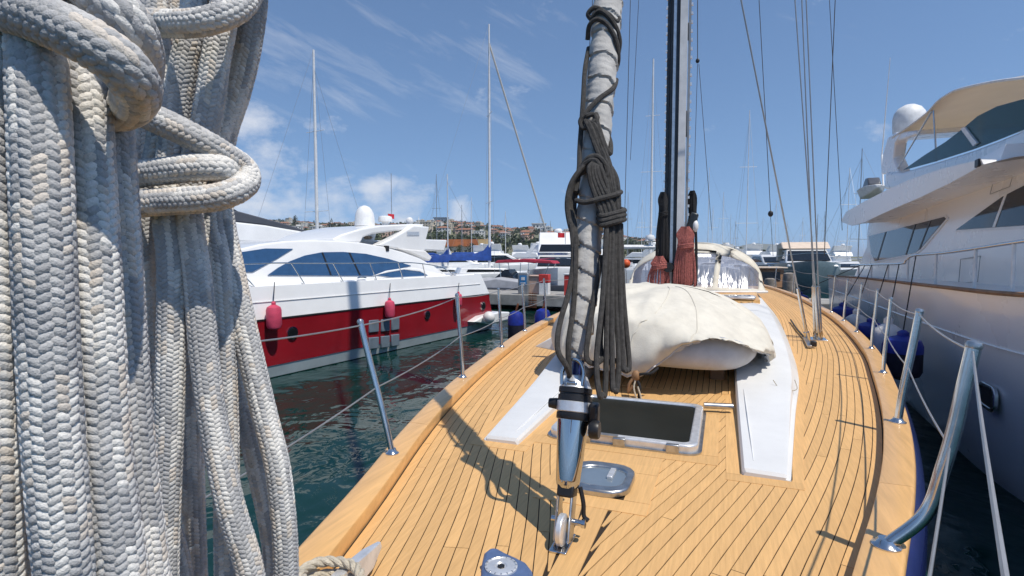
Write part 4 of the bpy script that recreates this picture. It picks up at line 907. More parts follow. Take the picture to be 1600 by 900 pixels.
for x, y, r_, h_, lb in ((428, 496, 11.5, 41, 'pink sausage fender by the round porthole of the red hull'), (609, 483, 7.8, 29, 'pink sausage fender above the six panes of the red hull'), (716.5, 469, 5.5, 22, 'pink sausage fender near the stern of the red hull')):
    q, k = sc_at(x, y, .16); wq = RF.m @ q
    fender(lb, wq, r_ * k, h_ * k, 'pink', 'pink fenders of the red yacht', RF.m @ RF.hit(x + 1, 441 if x < 500 else 437, 1, -.2))
q, k = sc_at(764, 496, .5); bf = MB().ball((0, 0, 0), 9.5 * k, 20, 14).build('ball_fender', 'fender_white'); bf.location = RF.m @ q; tag(bf, 'white ball fender against the swim platform of the red yacht', 'fender')

# white flybridge yacht beyond the red one
BY = thing('motor_yacht', 'white motor yacht with grey raked roof moored behind the red one', 'motor yacht', RF.m @ Vector((0, -7.5, 0)), RF.ang)
BF = Frame(RF.m @ Vector((0, -7.5, 0)), RF.ang); PB = lambda pts, yv=-.5: BF.xz(pts, yv)
MB().loft(belt(lambda z: 3., lambda z: 19 + z, -.4, 2.3, .3, 0, 20, 5)).build('hull', 'gelcoat', BY, smooth=30)
up = PB([(532, 378), (505, 368), (470, 360), (420, 351), (345, 342), (300, 338)]); up = up + [(up[-1][0] + 1.5, up[-1][1] - .2), (up[-1][0] + 2.5, 3.3), (up[0][0], 3.2)]
MB().prism(up, -.5, -4.5, tumble(.2, 3)).build('superstructure', 'gelcoat', BY, bevel=.1, seg=3)
lo = [(up[0][0], 3.25), (up[0][0] + 1.2, 2.2), (up[-2][0] + 1, 2.2), (up[-2][0], 3.25)]
MB().prism(lo, -.75, -4.2).build('saloon_window', 'glass_dark', BY, smooth=0)
MB().prism(PB([(505, 368), (488, 368), (420, 352), (345, 343), (345, 325), (380, 330), (420, 341), (460, 352)]), -.7, -4.3).build('roof', 'dark_grey', BY, bevel=.05)
MB().prism(PB([(413, 341), (385, 329), (362, 315), (350, 309), (330, 309), (330, 330), (360, 333)]), -1.0, -4.0).build('windscreen', 'glass_grey', BY, bevel=.02)

# ================================================================== BIG WHITE FLYBRIDGE YACHT on the other side
WY = frame_thing('flybridge_yacht', 'big white flybridge yacht with beige bimini and dark side windows', 'motor yacht', WF)
W_ = lambda pts, yv: WF.xz(pts, yv)
capz = spline_tab([(0., 1.98)] + [(WF.hit(x, y, 1, -.25).x, WF.hit(x, y, 1, -.25).z) for x, y in ((1340, 433.5), (1400, 439.5), (1500, 450), (1600, 460.5))] + [(21, 2.55), (26, 2.8)])
wl_y = spline_tab([(0, .05), (10, -.02), (14, .0), (16.8, .12), (19, .9), (21.5, 2.1), (23, 3.0)])
cp_y = spline_tab([(0, -.1), (10, -.28), (14, -.34), (17, -.30), (20, .15), (22.5, 1.0), (24.5, 2.1), (25.6, 3.0)])
rings = []
for i in range(61):
    t = i / 60; xw = 23.0 * t; xc = 25.6 * t; r = []
    for zf in (-.25, 0, .10, .12, .35, .6, .85, 1.0):
        x = xw + (xc - xw) * max(0, zf); z = capz(x) * zf if zf > 0 else zf * 2
        y = wl_y(xw) + (cp_y(xc) - wl_y(xw)) * max(0, zf) ** .8 + (.25 if zf < 0 else 0)
        r.append((x, min(y, 3), z))
    rings.append(r + [(x, 6 - y, z) for x, y, z in r[::-1]])
MB().loft(rings).build('hull', 'hull_white', WY, smooth=30)
for fl in (0, 1):
    MB().tube([(25.6 * i / 60, (lambda y: 6 - y if fl else y)(min(2.99, cp_y(25.6 * i / 60)) - .012), capz(25.6 * i / 60) - .0) for i in range(61)], .026, 8).build('wood_rubrail', 'wood_brown', WY)
MB().loft([[(25.4 * i / 40, min(2.9, cp_y(25.4 * i / 40) + .05), capz(25.4 * i / 40) + .004), (25.4 * i / 40, 6 - min(2.9, cp_y(25.4 * i / 40) + .05), capz(25.4 * i / 40) + .004)] for i in range(41)], close=False, caps=False).build('side_deck', 'gelcoat_warm', WY)
tw = lambda k, z0: (lambda x, y, z: (x, y + k * max(0, z - z0) if y < 3 else y - k * max(0, z - z0), z))
dh = W_([(1336, 430), (1352, 385), (1350, 360), (1352, 336), (1420, 320), (1480, 298), (1530, 268), (1600, 228)], .75)
dh = dh + [(dh[-1][0] + .8, dh[-1][1] + .1), (dh[-1][0] + 2.0, dh[-1][1] + .05), (dh[-1][0] + 4.6, capz(19) + .9), (dh[-1][0] + 6.0, capz(20) + .05), (dh[-1][0] + 6, 1.9), (dh[0][0], 1.9)]
tdh = tw(.10, 2.4)
MB().prism(dh, .72, 5.28, tdh).build('deckhouse', 'hull_white', WY, bevel=.10, seg=4)
def wpane(pts, nm, m_, y0=.70, par=WY): return MB().prism(W_(pts, .75), y0, y0 + .06, tdh).build(nm, m_, par, smooth=0)
wpane([(1353, 367), (1471, 336), (1476, 341), (1442, 388), (1432, 397), (1368, 410), (1360, 398)], 'window_frame', 'gelcoat_warm', .703)
wa = wpane([(1355, 369), (1469, 339), (1472, 342), (1440, 386), (1431, 395), (1369, 408), (1362, 397)], 'window', 'glass_grey', .695)
for a, b, c, d in ((1380, 362.5, 1372, 407), (1425, 350.5, 1416, 398), (1448, 345, 1436, 390)): wpane([(a, b), (a + 2, b - .4), (c + 2, d - .4), (c, d)], 'mullion', 'black_plastic', .688, wa)
wpane([(1486, 362), (1555, 305), (1602, 279), (1660, 250), (1720, 240), (1720, 356), (1602, 357)], 'window_frame', 'gelcoat_warm', .703)
wb = wpane([(1490, 359.5), (1556, 308), (1602, 283), (1660, 255), (1716, 245), (1716, 350), (1602, 352)], 'window', 'glass_dark', .695)
for a, b, c, d in ((1560, 306, 1548, 355), (1640, 265, 1630, 352)): wpane([(a, b), (a + 4, b - 2), (c + 4, d), (c, d)], 'mullion', 'gelcoat_warm', .688, wb)
# upper deck wing: outer face, sloping underside
top = W_([(1314, 345), (1322, 331), (1350, 315), (1385, 297), (1420, 281), (1470, 264), (1533, 249)], .0)
bot = W_([(1314, 347), (1330, 353), (1352, 346), (1390, 328), (1430, 311), (1480, 287), (1534, 257)], .0)
rings = []
for (xa, za), (xb, zb) in zip(top, bot): rings.append([(xa, .0, za), (xb, .02, zb), (xb + .1, .30, zb + .06), (xb + .1, 1.0, zb + .10), (xb, 5.0, zb + .10), (xb, 5.98, zb), (xa, 6.0, za), (xa, 5.8, za - .02), (xa, 5.75, zb + .25), (xa, .25, zb + .25), (xa, .2, za - .02)])
MB().loft(rings).build('upper_deck_wing', 'hull_white', WY, smooth=30)
q = WF.hit(1528, 255, 1, .0); MB().box(q + Vector((0, -.004, 0)), (.14, .03, .11)).build('side_light', 'black_plastic', WY, bevel=.01)
fb = W_([(1384, 296), (1387, 269), (1412, 269), (1460, 255), (1520, 236), (1560, 221), (1600, 204)], .65)
fb = fb + [(fb[-1][0] + 1.2, fb[-1][1] + .14), (fb[-1][0] + 3.0, fb[-1][1] + .0), (fb[-1][0] + 3.4, fb[-1][1] - .6), (fb[-1][0] + 2, dh[7][1] - .1), (fb[-1][0], dh[7][1] - .3), (fb[0][0] + 3, fb[0][1] - .3)]
MB().prism(fb, .6, 5.4).build('flybridge_coaming', 'hull_white', WY, bevel=.08, seg=4)
sx = W_([(1412, 266), (1445, 243), (1480, 221), (1505, 202), (1530, 181), (1560, 166), (1600, 155), (1680, 147), (1680, 185), (1600, 203), (1560, 219), (1520, 234), (1460, 253)], .68)
for yy in (.66, 5.3): MB().prism(sx, yy, yy + .02).build('flybridge_screen', 'screen_tint', WY, smooth=0)
MB().prism(W_([(1506, 201), (1512, 198), (1532, 223), (1526, 228)], .68), .63, .70).build('screen_bracket', 'plain_white', WY, smooth=0)
bp = catmull([(x, 0, z) for x, z in W_([(1397, 215), (1425, 196), (1452, 176), (1468, 159), (1482, 149), (1500, 140), (1545, 129.5), (1600, 122), (1700, 116), (1800, 118)], .7)], 5)
def bim(u, v): p_ = bp[min(len(bp) - 1, int(round(u * (len(bp) - 1))))]; return (p_.x, .66 + 4.7 * v, p_.z + .16 * math.sin(math.pi * v) + .015 * math.sin(5 * math.pi * v) * math.sin(9 * u))
MB().grid(bim, len(bp) - 1, 14).build('bimini', 'bimini', WY, thick=.02)
MB().tube([Vector(bim(i / 44, 0)) for i in range(45)], .022, 8).build('bimini_hem', 'plain_white', WY)
ar = W_([(1396, 214), (1388, 240), (1385, 272), (1416, 272), (1405, 246), (1408, 224), (1418, 208), (1408, 206)], .8)
for yy in (.66, 5.05): MB().prism(ar, yy, yy + .28).build('arch', 'hull_white', WY, bevel=.05, seg=3)
MB().prism(W_([(1396, 214), (1408, 206), (1440, 203), (1442, 210), (1412, 220)], .8), .68, 5.3).build('arch_top', 'hull_white', WY, bevel=.05, seg=3)
q, k = sc_at(1420, 210, 2.2, WF); MB().lathe([(20 * k, -.1), (21.5 * k, 10 * k), (22 * k, 24 * k), (20 * k, 33 * k), (15 * k, 40 * k), (7 * k, 44.5 * k), (1 * k, 45.5 * k)], q, n=32).build('satellite_dome', 'plain_white', WY)
for a in ((1456, 173, 1402, 265), (1459, 173, 1463, 252)): MB().tube([WF.hit(a[0], a[1], 1, .68), WF.hit(a[2], a[3], 1, .68)], .018, 8).build('bimini_pole', 'steel', WY)
MB().tube([WF.hit(1378, 242, 1, 1.2), WF.hit(1391, 90, 1, 1.2)], [.022, .008], 6).build('whip_antenna', 'plain_white', WY)
MB().tube([WF.hit(1380, 290, 1, 1.2), WF.hit(1378, 242, 1, 1.2)], .03, 8).build('antenna_mount', 'plain_white', WY)
# tender on the upper deck
q, k = sc_at(1363, 296, 2.4, WF)
td = thing('tender', 'small white tender with dark seat cover on the upper deck of the white yacht', 'tender', WF.m @ (q + Vector((-.2, 0, -.35))), WF.ang)
MB().loft([[(x, -.55 * w_, .45), (x, -.35 * w_, .0 + z), (x, .35 * w_, .0 + z), (x, .55 * w_, .45)] for x, w_, z in ((-1.0, .9, 0), (0, 1, 0), (1.0, .8, .08), (1.5, .2, .3))]).build('hull', 'plain_white', td, bevel=.04)
MB().loft([[(x, -.3, .46), (x + .1, -.25, z), (x + .1, .25, z), (x, .3, .46)] for x, z in ((-.8, .7), (-.3, .95), (.3, .9), (.7, .55))]).build('seat_cover', 'dark_grey', td, bevel=.05)
for pts in ([(1537, 272), (1566, 262), (1562, 292), (1533, 304)], [(1500, 405), (1530, 400), (1530, 440), (1500, 443)]):   # door and locker seams
    rr_ = W_(pts, .72); MB().tube([tdh(a, .70, b) for a, b in rr_ + rr_[:1]], .006, 5).build('panel_seam', 'mast_grey', WY)
MB().tube([(25.0 * i / 60, min(2.99, wl_y(23.0 * i / 60) + (cp_y(25.6 * i / 60) - wl_y(23.0 * i / 60)) * .75 ** .8) - .004, capz(25 * i / 60) * .74) for i in range(50)], .012, 6).build('knuckle', 'hull_white', WY)
# guard rail
rl = [(1690, 365), (1600, 376.5), (1525, 388), (1475, 395), (1440, 398), (1425, 400), (1416, 407), (1408, 412), (1365, 413.5), (1330, 415)]
rpts = [WF.hit(x, y, 1, -.15) for x, y in rl]; MB().tube(rpts, .022, 10, sm=5).build('guard_rail', 'steel', WY)
for x, yt in ((1640, 371), (1585, 379), (1525, 388), (1463, 396.5), (1419, 404), (1388, 412.5), (1362, 413.5), (1342, 414.5)):
    a = WF.hit(x, yt, 1, -.15); MB().tube([a, Vector((a.x + .02, -.15, capz(a.x)))], .02, 8).build('rail_post', 'plain_white', WY)
q = WF.hit(1572, 622, 1, .0); hz_ = ring_prism(MB(), rrect(-.24, .24, -.15, .15, .1), rrect(-.19, .19, -.105, .105, .075), 0, .06)
zf_ = q.z / capz(q.x); yh = wl_y(q.x * .97) + (cp_y(q.x) - wl_y(q.x * .97)) * zf_ ** .8
hz_.v = [(q.x + a, yh + .02 - c * .7, q.z + b) for a, b, c in hz_.v]; hs_ = hz_.build('hawse_hole', 'steel', WY, bevel=.01)
hh = MB().slab(rrect(-.20, .20, -.115, .115, .08), 0, .03); hh.v = [(q.x + a, yh + .02 - c, q.z + b) for a, b, c in hh.v]; hh.build('opening', 'black_plastic', hs_, smooth=0)
# fenders between the two hulls
def side_f(px, ytop, D, r, h, m_, cap, label, railpx):
    tp = at(px, ytop, D); fender(label, tp - Vector((0, 0, h / 2)), r, h, m_, 'fenders beside the big white yacht', WF.m @ WF.hit(*railpx, 1, -.15), cap)
side_f(1411, 524, 7.5, .24, .62, 'fender_dark', 'fender_blue', 'dark ball fender with bright blue top nearest the rail bend of the white yacht', (1431, 400))
side_f(1388, 505, 8.0, .20, .85, 'fender_white', None, 'white cylinder fender with grey scuffs hanging beside the big white yacht', (1405, 411.5))
side_f(1362, 503, 9.4, .25, .62, 'fender_dark', 'fender_blue', 'blue topped dark fender squeezed beside two white cylinder fenders', (1388, 412.5))
side_f(1338, 490, 10.4, .2, .8, 'fender_white', None, 'white cylinder fender between two dark fenders', (1362, 413.5))
side_f(1317, 478, 12.0, .26, .65, 'fender_dark', 'fender_blue', 'dark fender with small blue top further along the white hull', (1352, 414))
side_f(1250, 459, 17.5, .26, .65, 'fender_blue', None, 'plain dark blue fender hanging at the stern by the pier', (1345, 414))

# ================================================================== PIER with its furniture
PA = -math.atan(.42); PF = Frame((.2, 27.5, WATER), PA)      # local x along the face, y away
pier = MB().box((0, 1.6, .52), (120, 3.2, .56)).build('pier', 'concrete', smooth=0, bevel=.03); pier.location = PF.o; pier.rotation_euler = (0, 0, PA); tag(pier, None, None, kind='structure')
for i in range(24):
    MB().box((-57.5 + 5 * i, .9, .0), (.5, .5, .46)).build('pile', 'concrete', pier, smooth=0)
for i in range(40): MB().box((-58.5 + 3 * i, -.004, .53), (.03, .02, .5)).build('joint', 'caulk', pier, smooth=0)
MB().box((0, 3.0, -.3), (120, .2, 1.1)).build('back_wall', 'concrete', pier, smooth=0)
def on_pier(px, dy=.5):
    o_ = PF.i @ CV; d_ = PF.i.to_3x3() @ ray(px, 460); k_ = (dy - o_.y) / d_.y; return PF.m @ Vector((o_.x + d_.x * k_, dy, .80))
pk = 27 / F
p_ = on_pier(819); up_ = thing('utility_pedestal', 'grey utility pedestal with a blue sign standing on the pier edge', 'pedestal', p_, PA)
MB().box((0, 0, .55), (.55, .4, 1.1)).build('cabinet', 'mast_grey', up_, bevel=.04); MB().box((.02, -.205, .72), (.38, .015, .5)).build('sign', 'sign_blue', up_, smooth=0)
MB().box((.02, -.217, .80), (.2, .012, .16)).build('pictogram', 'plain_white', up_, smooth=0); MB().box((.02, -.217, .58), (.26, .012, .06)).build('pictogram', 'plain_white', up_, smooth=0)
p_ = on_pier(838, .9); bl = thing('bollard_block', 'salmon pink masonry block beside the utility pedestal', 'bollard', p_, PA)
MB().box((0, 0, .45), (.85, .7, .9)).build('block', 'pillar_pink', bl, bevel=.05); MB().box((0, 0, .93), (.95, .8, .07)).build('top_slab', 'pillar_pink', bl, bevel=.02)
p_ = on_pier(833, -.06); rc = thing('rusty_chain', 'rusty chain bundle hanging down the pier wall', 'chain', p_ + Vector((0, 0, -.65)), PA)
for k in range(5):
    for j in range(7): MB().lathe([(.032, -.012), (.045, 0), (.032, .012)], (-.2 + k * .09, -.03 - .01 * (k % 2), .05 + j * .115), (0, 1, 0) if j % 2 else (1, 0, 0), 8).build('link', 'rust', rc)
p_ = on_pier(851, .5); rb = thing('fire_box', 'white pier cabinet with a red upper half', 'cabinet', p_, PA)
MB().box((0, 0, .3), (.5, .35, .6)).build('cabinet', 'plain_white', rb, bevel=.02); MB().box((0, 0, .82), (.52, .37, .42)).build('red_box', 'sign_red', rb, bevel=.02)
p_ = on_pier(887, .5); rb2 = thing('fire_box', 'narrow red post box on the pier behind the furled sail', 'cabinet', p_, PA); MB().box((0, 0, .5), (.3, .3, 1.0)).build('cabinet', 'sign_red', rb2, bevel=.02); MB().box((0, 0, 1.05), (.34, .34, .08)).build('lid', 'plain_white', rb2, bevel=.02)
for px, hh_, lb in ((1232, 1.25, 'weathered grey timber piling on the pier by the boarding line'), (1203, 1.0, 'shorter weathered timber piling on the pier')):
    p_ = on_pier(px, .4); pl_ = MB().lathe([(.26, -.1), (.25, hh_ * .8), (.22, hh_ * .96), (.1, hh_)], n=14).build('piling', 'piling'); pl_.location = p_; tag(pl_, lb, 'piling')
for px, y0, lb in ((806, 484, 'dark navy mooring buoy with faded blue top, chain eye bent over'), (848, 480, 'dark navy mooring buoy with bright blue top floating by the teak rail')):
    D_ = 16.5; tp = at(px, y0, D_); r_ = 12.5 * D_ / F; h_ = tp.z - WATER + .15
    by = thing('mooring_buoy', lb, 'buoy', (tp.x, tp.y, WATER - .15), 0, 'navy mooring buoys')
    MB().lathe([(r_ * .7, 0), (r_, .1 * h_), (r_, .66 * h_)], n=22).build('drum', 'fender_dark', by); MB().lathe([(r_ * 1.01, .64 * h_), (r_ * 1.0, .82 * h_), (r_ * .8, .92 * h_), (r_ * .3, .97 * h_)], n=22).build('cap', 'fender_blue', by)
    MB().lathe([(.03, 0), (.03, .25)], (0, 0, .96 * h_), (.3, 0, 1), 8).build('eye', 'rust', by)

# ================================================================== BOATS FURTHER OFF
def gx(px, D): return (px - 800) / F * D
def boat_hull(t_, L, B, fb, m_='gelcoat', stripe=None):
    rs = []
    for i in range(15):
        t = i / 14; x = -L / 2 + L * t; w_ = B / 2 * (1 - max(0, (t - .5) / .5) ** 2.4) * (.92 + .08 * min(1, t * 4)); sh_ = fb * (1 + .28 * t * t); b_ = x - (.09 * L * t * t)
        rs.append([(x, w_, sh_), (x, w_ * 1.0, sh_ * .8), (b_, w_ * .86, .0), (b_, w_ * .5, -.3), (b_, -w_ * .5, -.3), (b_, -w_ * .86, 0), (x, -w_ * 1.0, sh_ * .8), (x, -w_, sh_)])
    h_ = MB().loft(rs).build('hull', m_, t_, smooth=35)
    if stripe:
        rr_ = [[(r[0][0], r[0][1] + .015, r[0][2] * .96), (r[1][0], r[1][1] + .015, r[0][2] * .82), (r[6][0], r[6][1] - .015, r[0][2] * .82), (r[7][0], r[7][1] - .015, r[0][2] * .96)] for r in rs]
        MB().loft(rr_).build('stripe', stripe, t_, smooth=35)
    return rs
def cruiser(label, px, D, hd, L=11, B=3.6, fb=1.3, hull='gelcoat', canopy=None, fly=False, glass='glass_dark', group=None, cat='motor boat', name='motor_boat'):
    t_ = thing(name, label, cat, (gx(px, D), D, WATER), R(hd), group); boat_hull(t_, L, B, fb, hull)
    z0 = fb * 1.05; cz = z0 + .16 * L * .62
    ho = [(-.30 * L, z0), (-.27 * L, cz), (.02 * L, cz), (.16 * L, z0 + .35), (.34 * L, z0 + .1), (.34 * L, z0 - .1), (-.3 * L, z0 - .1)]
    MB().prism(ho, -B * .36, B * .36, lambda x, y, z: (x, y * (1 - .1 * (z - z0)), z)).build('cabin', 'gelcoat', t_, bevel=.08)
    for sd in (-1, 1):
        MB().prism([(-.24 * L, z0 + .35), (-.23 * L, cz - .18), (.0 * L, cz - .18), (.10 * L, z0 + .4)], sd * B * .365, sd * B * .345, lambda x, y, z: (x, y * (1 - .1 * (z - z0)), z)).build('window', glass, t_, smooth=0)
    MB().add([(.035 * L, -B * .29, cz - .12), (.035 * L, B * .29, cz - .12), (.165 * L, B * .32, z0 + .42), (.165 * L, -B * .32, z0 + .42)], [(0, 1, 2, 3)]).build('windscreen', glass, t_, smooth=0, thick=.03)
    if canopy: MB().prism([(-.46 * L, z0 + .3), (-.42 * L, cz + .5), (-.1 * L, cz + .62), (.03 * L, cz + .05), (-.26 * L, cz + .05), (-.3 * L, z0 + .3)], -B * .38, B * .38).build('canopy', canopy, t_, bevel=.1)
    if fly:
        MB().prism([(-.34 * L, cz + .05), (-.3 * L, cz + .7), (-.05 * L, cz + .75), (.04 * L, cz + .1)], -B * .33, B * .33).build('flybridge', 'gelcoat', t_, bevel=.08)
        MB().prism([(-.24 * L, cz + .6), (-.31 * L, cz + 1.7), (-.27 * L, cz + 1.7), (-.16 * L, cz + .6)], -B * .33, B * .33).build('radar_arch', 'gelcoat', t_, bevel=.05)
        MB().lathe([(.3, 0), (.32, .15), (.2, .3)], (-.29 * L, 0, cz + 1.7), n=14).build('radar_dome', 'plain_white', t_)
        MB().add([(-.045 * L, -B * .28, cz + .7), (-.045 * L, B * .28, cz + .7), (.03 * L, B * .31, cz + .16), (.03 * L, -B * .31, cz + .16)], [(0, 1, 2, 3)]).build('flybridge_screen', glass, t_, smooth=0, thick=.04)
    MB().tube([(.0, B * .47, z0 + .7), (.25 * L, B * .42, z0 + .8), (.45 * L, B * .12, z0 + .95), (.45 * L, -B * .12, z0 + .95), (.25 * L, -B * .42, z0 + .8), (0, -B * .47, z0 + .7)], .025, 5).build('bow_rail', 'steel', t_)
    return t_
def sailboat(label, px, D, hd, ytop, L=12, hull='gelcoat', cover=None, lean=0, group=None, mast_m='mast_white', jib=None, spr=2, mr=.09, stripe=None):
    t_ = thing('sailing_boat', label, 'sailing boat', (gx(px, D), D, WATER), R(hd), group); B = L * .3; fb = L * .095
    boat_hull(t_, L, B, fb, hull, stripe)
    H_ = (at(px, ytop, D).z - WATER); mx_ = .08 * L
    MB().prism([(-.22 * L, fb), (-.2 * L, fb + .55), (.08 * L, fb + .5), (.2 * L, fb + .15), (.2 * L, fb)], -B * .28, B * .28).build('coachroof', 'gelcoat', t_, bevel=.06)
    for sd in (-1, 1): MB().prism([(-.17 * L, fb + .2), (-.16 * L, fb + .42), (.05 * L, fb + .38), (.1 * L, fb + .2)], sd * B * .283, sd * B * .27).build('window', 'glass_dark', t_, smooth=0)
    MB().tube([(0, 0, fb), (0 - lean * .5, 0, H_ * .5), (-lean, 0, H_)], [mr, mr * .9, mr * .6], 8).build('mast', mast_m, t_)
    for k in range(spr):
        z = H_ * (k + 1) / (spr + 1.0); w_ = B * .33 * (1 - .25 * k)
        MB().tube([(0, -w_, z), (0, w_, z)], .025, 5).build('spreader', mast_m, t_)
    for sd in (-1, 1): MB().tube([(0, sd * B * .45, fb), (0, sd * B * .33, H_ / (spr + 1.)), (0, 0, H_ * .96)], .011, 4).build('shroud', 'wire', t_)
    MB().tube([(.48 * L, 0, fb), (0, 0, H_ * .93)], .012 if not jib else .075, 6).build('forestay', 'wire' if not jib else jib, t_)
    MB().tube([(-.49 * L, 0, fb), (0, 0, H_)], .010, 4).build('backstay', 'wire', t_)
    bz = fb + 1.25; MB().tube([(0, 0, bz), (-.38 * L, 0, bz)], .07, 8).build('boom', mast_m, t_)
    if cover:
        MB().loft([[(x, -w_, bz - .12), (x, w_, bz - .12), (x, w_ * .7, bz + h_ * .55), (x, 0, bz + h_), (x, -w_ * .7, bz + h_ * .55)] for x, w_, h_ in ((.12, .16, 1.75), (-.1, .20, 1.25), (-.5, .22, .75), (-1.2, .22, .5), (-.30 * L, .18, .38), (-.385 * L, .1, .28))]).build('sail_cover', cover, t_)
    return t_
sb = sailboat('white sloop with bright blue sail cover on its boom beyond the pier', 765, 46, 16, 38, 13, cover='blue_canvas', jib='sail_grey', mr=.11)
sailboat('sloop whose tall white mast rises behind the red yacht deckhouse', 497, 44, 60, 78, 14, mr=.14)
sailboat('ketch with thin tall mast and blue boom bundle beside the sloop', 700, 56, 10, 272, 10, cover='blue_canvas', mr=.07)
sailboat('grey masted sloop with radar platform seen between sail and mast', 1016, 58, 70, 92, 15, mr=.13, spr=3)
small = [(683, 75, 272, 9), (655, 90, 338, 9), (722, 88, 320, 10), (737, 96, 308, 10), (790, 82, 330, 11), (845, 90, 320, 11), (860, 84, 345, 9), (980, 90, 300, 11), (1002, 96, 310, 11), (1105, 92, 262, 12), (1128, 98, 300, 12), (1112, 105, 322, 12), (1148, 88, 345, 10), (1165, 66, 172, 13), (1210, 110, 312, 12), (1252, 98, 340, 11), (1275, 90, 335, 11), (1286, 105, 330, 12), (1322, 70, 262, 12), (1340, 54, 232, 12), (1362, 80, 300, 11), (1080, 120, 318, 12), (1140, 115, 335, 11), (1190, 120, 340, 11), (1228, 118, 345, 11), (950, 100, 330, 10)]
NEAR = ['behind the red yacht spoiler', 'beside the radar arch of the red yacht', 'past the blue boom bundle', 'beyond the bright blue sail cover', 'between the blue covered sloop and the red bimini', 'behind the white cruiser with black windscreen', 'next to the red flag', 'beside the orange buoy', 'beside the crossbar gantry', 'behind the black mast', 'behind the sprayhood crown', 'aft of the sprayhood', 'by the far ferry like cruisers', 'with the tallest mast past the sprayhood', 'ahead of the headland', 'behind the grey hulled cruiser', 'beside the beige canopied cruiser', 'behind the beige canopied cruiser', 'by the white yacht stern, shorter mast', 'by the white yacht stern, taller mast', 'behind the white yacht upper deck', 'far behind the thick red hank', 'far off behind the crown of the sprayhood', 'far off towards the headland', 'far off past the grey hulled cruiser', 'far off by the orange buoy']
for k, (px, D, yt, L) in enumerate(small): sailboat('small white bare masted sailing boat ' + NEAR[k], px, D, random.choice((75, 80, 110, 20, 160)), yt, L, group='bare masted sailing boats across the harbour', cover=None, mr=.055, mast_m=random.choice(('mast_white', 'mast_grey')))
# boats with their own looks
cruiser('white cruiser with black windscreen, bow to the pier by the furled sail', 872, 39, -95, 12, 4.4, 1.6, fly=True)
cruiser('teal grey hulled cruiser with beige canopy across the water', 1258, 44, -112, 13, 4.6, 1.9, hull='teal_hull', canopy='beige_canvas', group=None)
cruiser('grey hulled cruiser with low white cabin next to the beige canopied one', 1208, 52, -100, 11, 3.8, 1.7, hull='teal_hull')
cruiser('white cruiser with dark windows half hidden by the big yacht rail', 1320, 50, -110, 9, 3.2, 1.3)
rbt = thing('motor_boat', 'black motor boat with dark red bimini beyond the pier', 'motor boat', (gx(806, 35), 35, WATER), R(165)); boat_hull(rbt, 7.5, 2.6, .95, 'dark_grey')
MB().prism([(-.4, 1.0), (.3, 1.9), (.5, 1.9), (1.6, 1.0)], -.9, .9).build('windscreen', 'glass_grey', rbt, bevel=.02)
MB().prism([(-2.7, 2.28), (-2.5, 2.45), (-.8, 2.58), (.9, 2.48), (1.1, 2.3), (-.8, 2.36)], -1.15, 1.15).build('bimini', 'red_canvas', rbt, bevel=.03)
for x in (-2.4, -.6, .8):
    for sd in (-1, 1): MB().tube([(x * .8, sd * 1.05, .95), (x, sd * 1.1, 2.32)], .025, 6).build('bimini_pole', 'steel', rbt)
MB().prism([(1.4, .98), (2.0, 1.35), (3.4, 1.1), (3.5, .95)], -1.0, 1.0).build('foredeck_cover', 'grey_canvas', rbt, bevel=.05)
tn = thing('motor_boat', 'open boat under a pale grey cover in front of the red bimini', 'motor boat', (gx(772, 33), 33, WATER), R(172)); boat_hull(tn, 6, 2.2, .8, 'dark_grey')
MB().prism([(-2.8, .8), (-2.3, 1.2), (-.3, 1.45), (1.8, 1.15), (2.7, .85)], -1.0, 1.0).build('cover', 'grey_canvas', tn, bevel=.08)
LB = ('white motor cruiser with dark side windows', 'white flybridge cruiser with radar arch', 'white motor boat with blue canopy')
ROW = sorted(((690, 62, 2, 20), (716, 58, 0, 5), (740, 66, 0, 170), (662, 70, 1, 30), (786, 60, 0, 12), (806, 66, 1, 160), (828, 62, 0, 20), (838, 72, 1, 100), (775, 78, 1, 80), (820, 84, 1, 75), (752, 84, 1, 95), (728, 80, 2, 85), (704, 86, 1, 70), (930, 64, 0, 30), (955, 60, 1, 80), (985, 70, 1, 150), (1168, 92, 1, 80), (1182, 100, 0, 150), (1196, 88, 1, 95), (1150, 96, 1, 70), (1218, 96, 1, 80), (1236, 104, 0, 80), (1130, 104, 1, 80), (640, 82, 1, 80), (615, 84, 0, 80), (1300, 88, 1, 85), (1280, 100, 0, 100), (850, 66, 2, 110), (895, 60, 1, 95), (913, 72, 0, 80), (1090, 100, 1, 90), (1050, 100, 1, 85), (1185, 128, 1, 10), (1165, 140, 1, 165), (1225, 135, 1, 5)))
ORD = ('first', 'second', 'third', 'fourth', 'fifth', 'sixth', 'seventh', 'eighth', 'ninth', 'tenth', 'eleventh', 'twelfth', 'thirteenth', 'fourteenth', 'fifteenth', 'sixteenth', 'seventeenth', 'eighteenth', 'nineteenth', 'twentieth')
REF = ('the red yacht arch', 'the hanging dark hank', 'the sprayhood')
cnt = [0, 0, 0]
for (px, D, kd, hd) in ROW:
    z_ = 0 if px < 870 else 1 if px < 1100 else 2; lb_ = LB[kd] + ', ' + ORD[cnt[z_]] + ' along from ' + REF[z_]; cnt[z_] += 1
    cruiser(lb_, px, D, hd, random.uniform(9, 13), random.uniform(3.3, 4.2), random.uniform(1.2, 1.7), fly=kd == 1, canopy='blue_canvas' if kd == 2 else None, group='white boats')
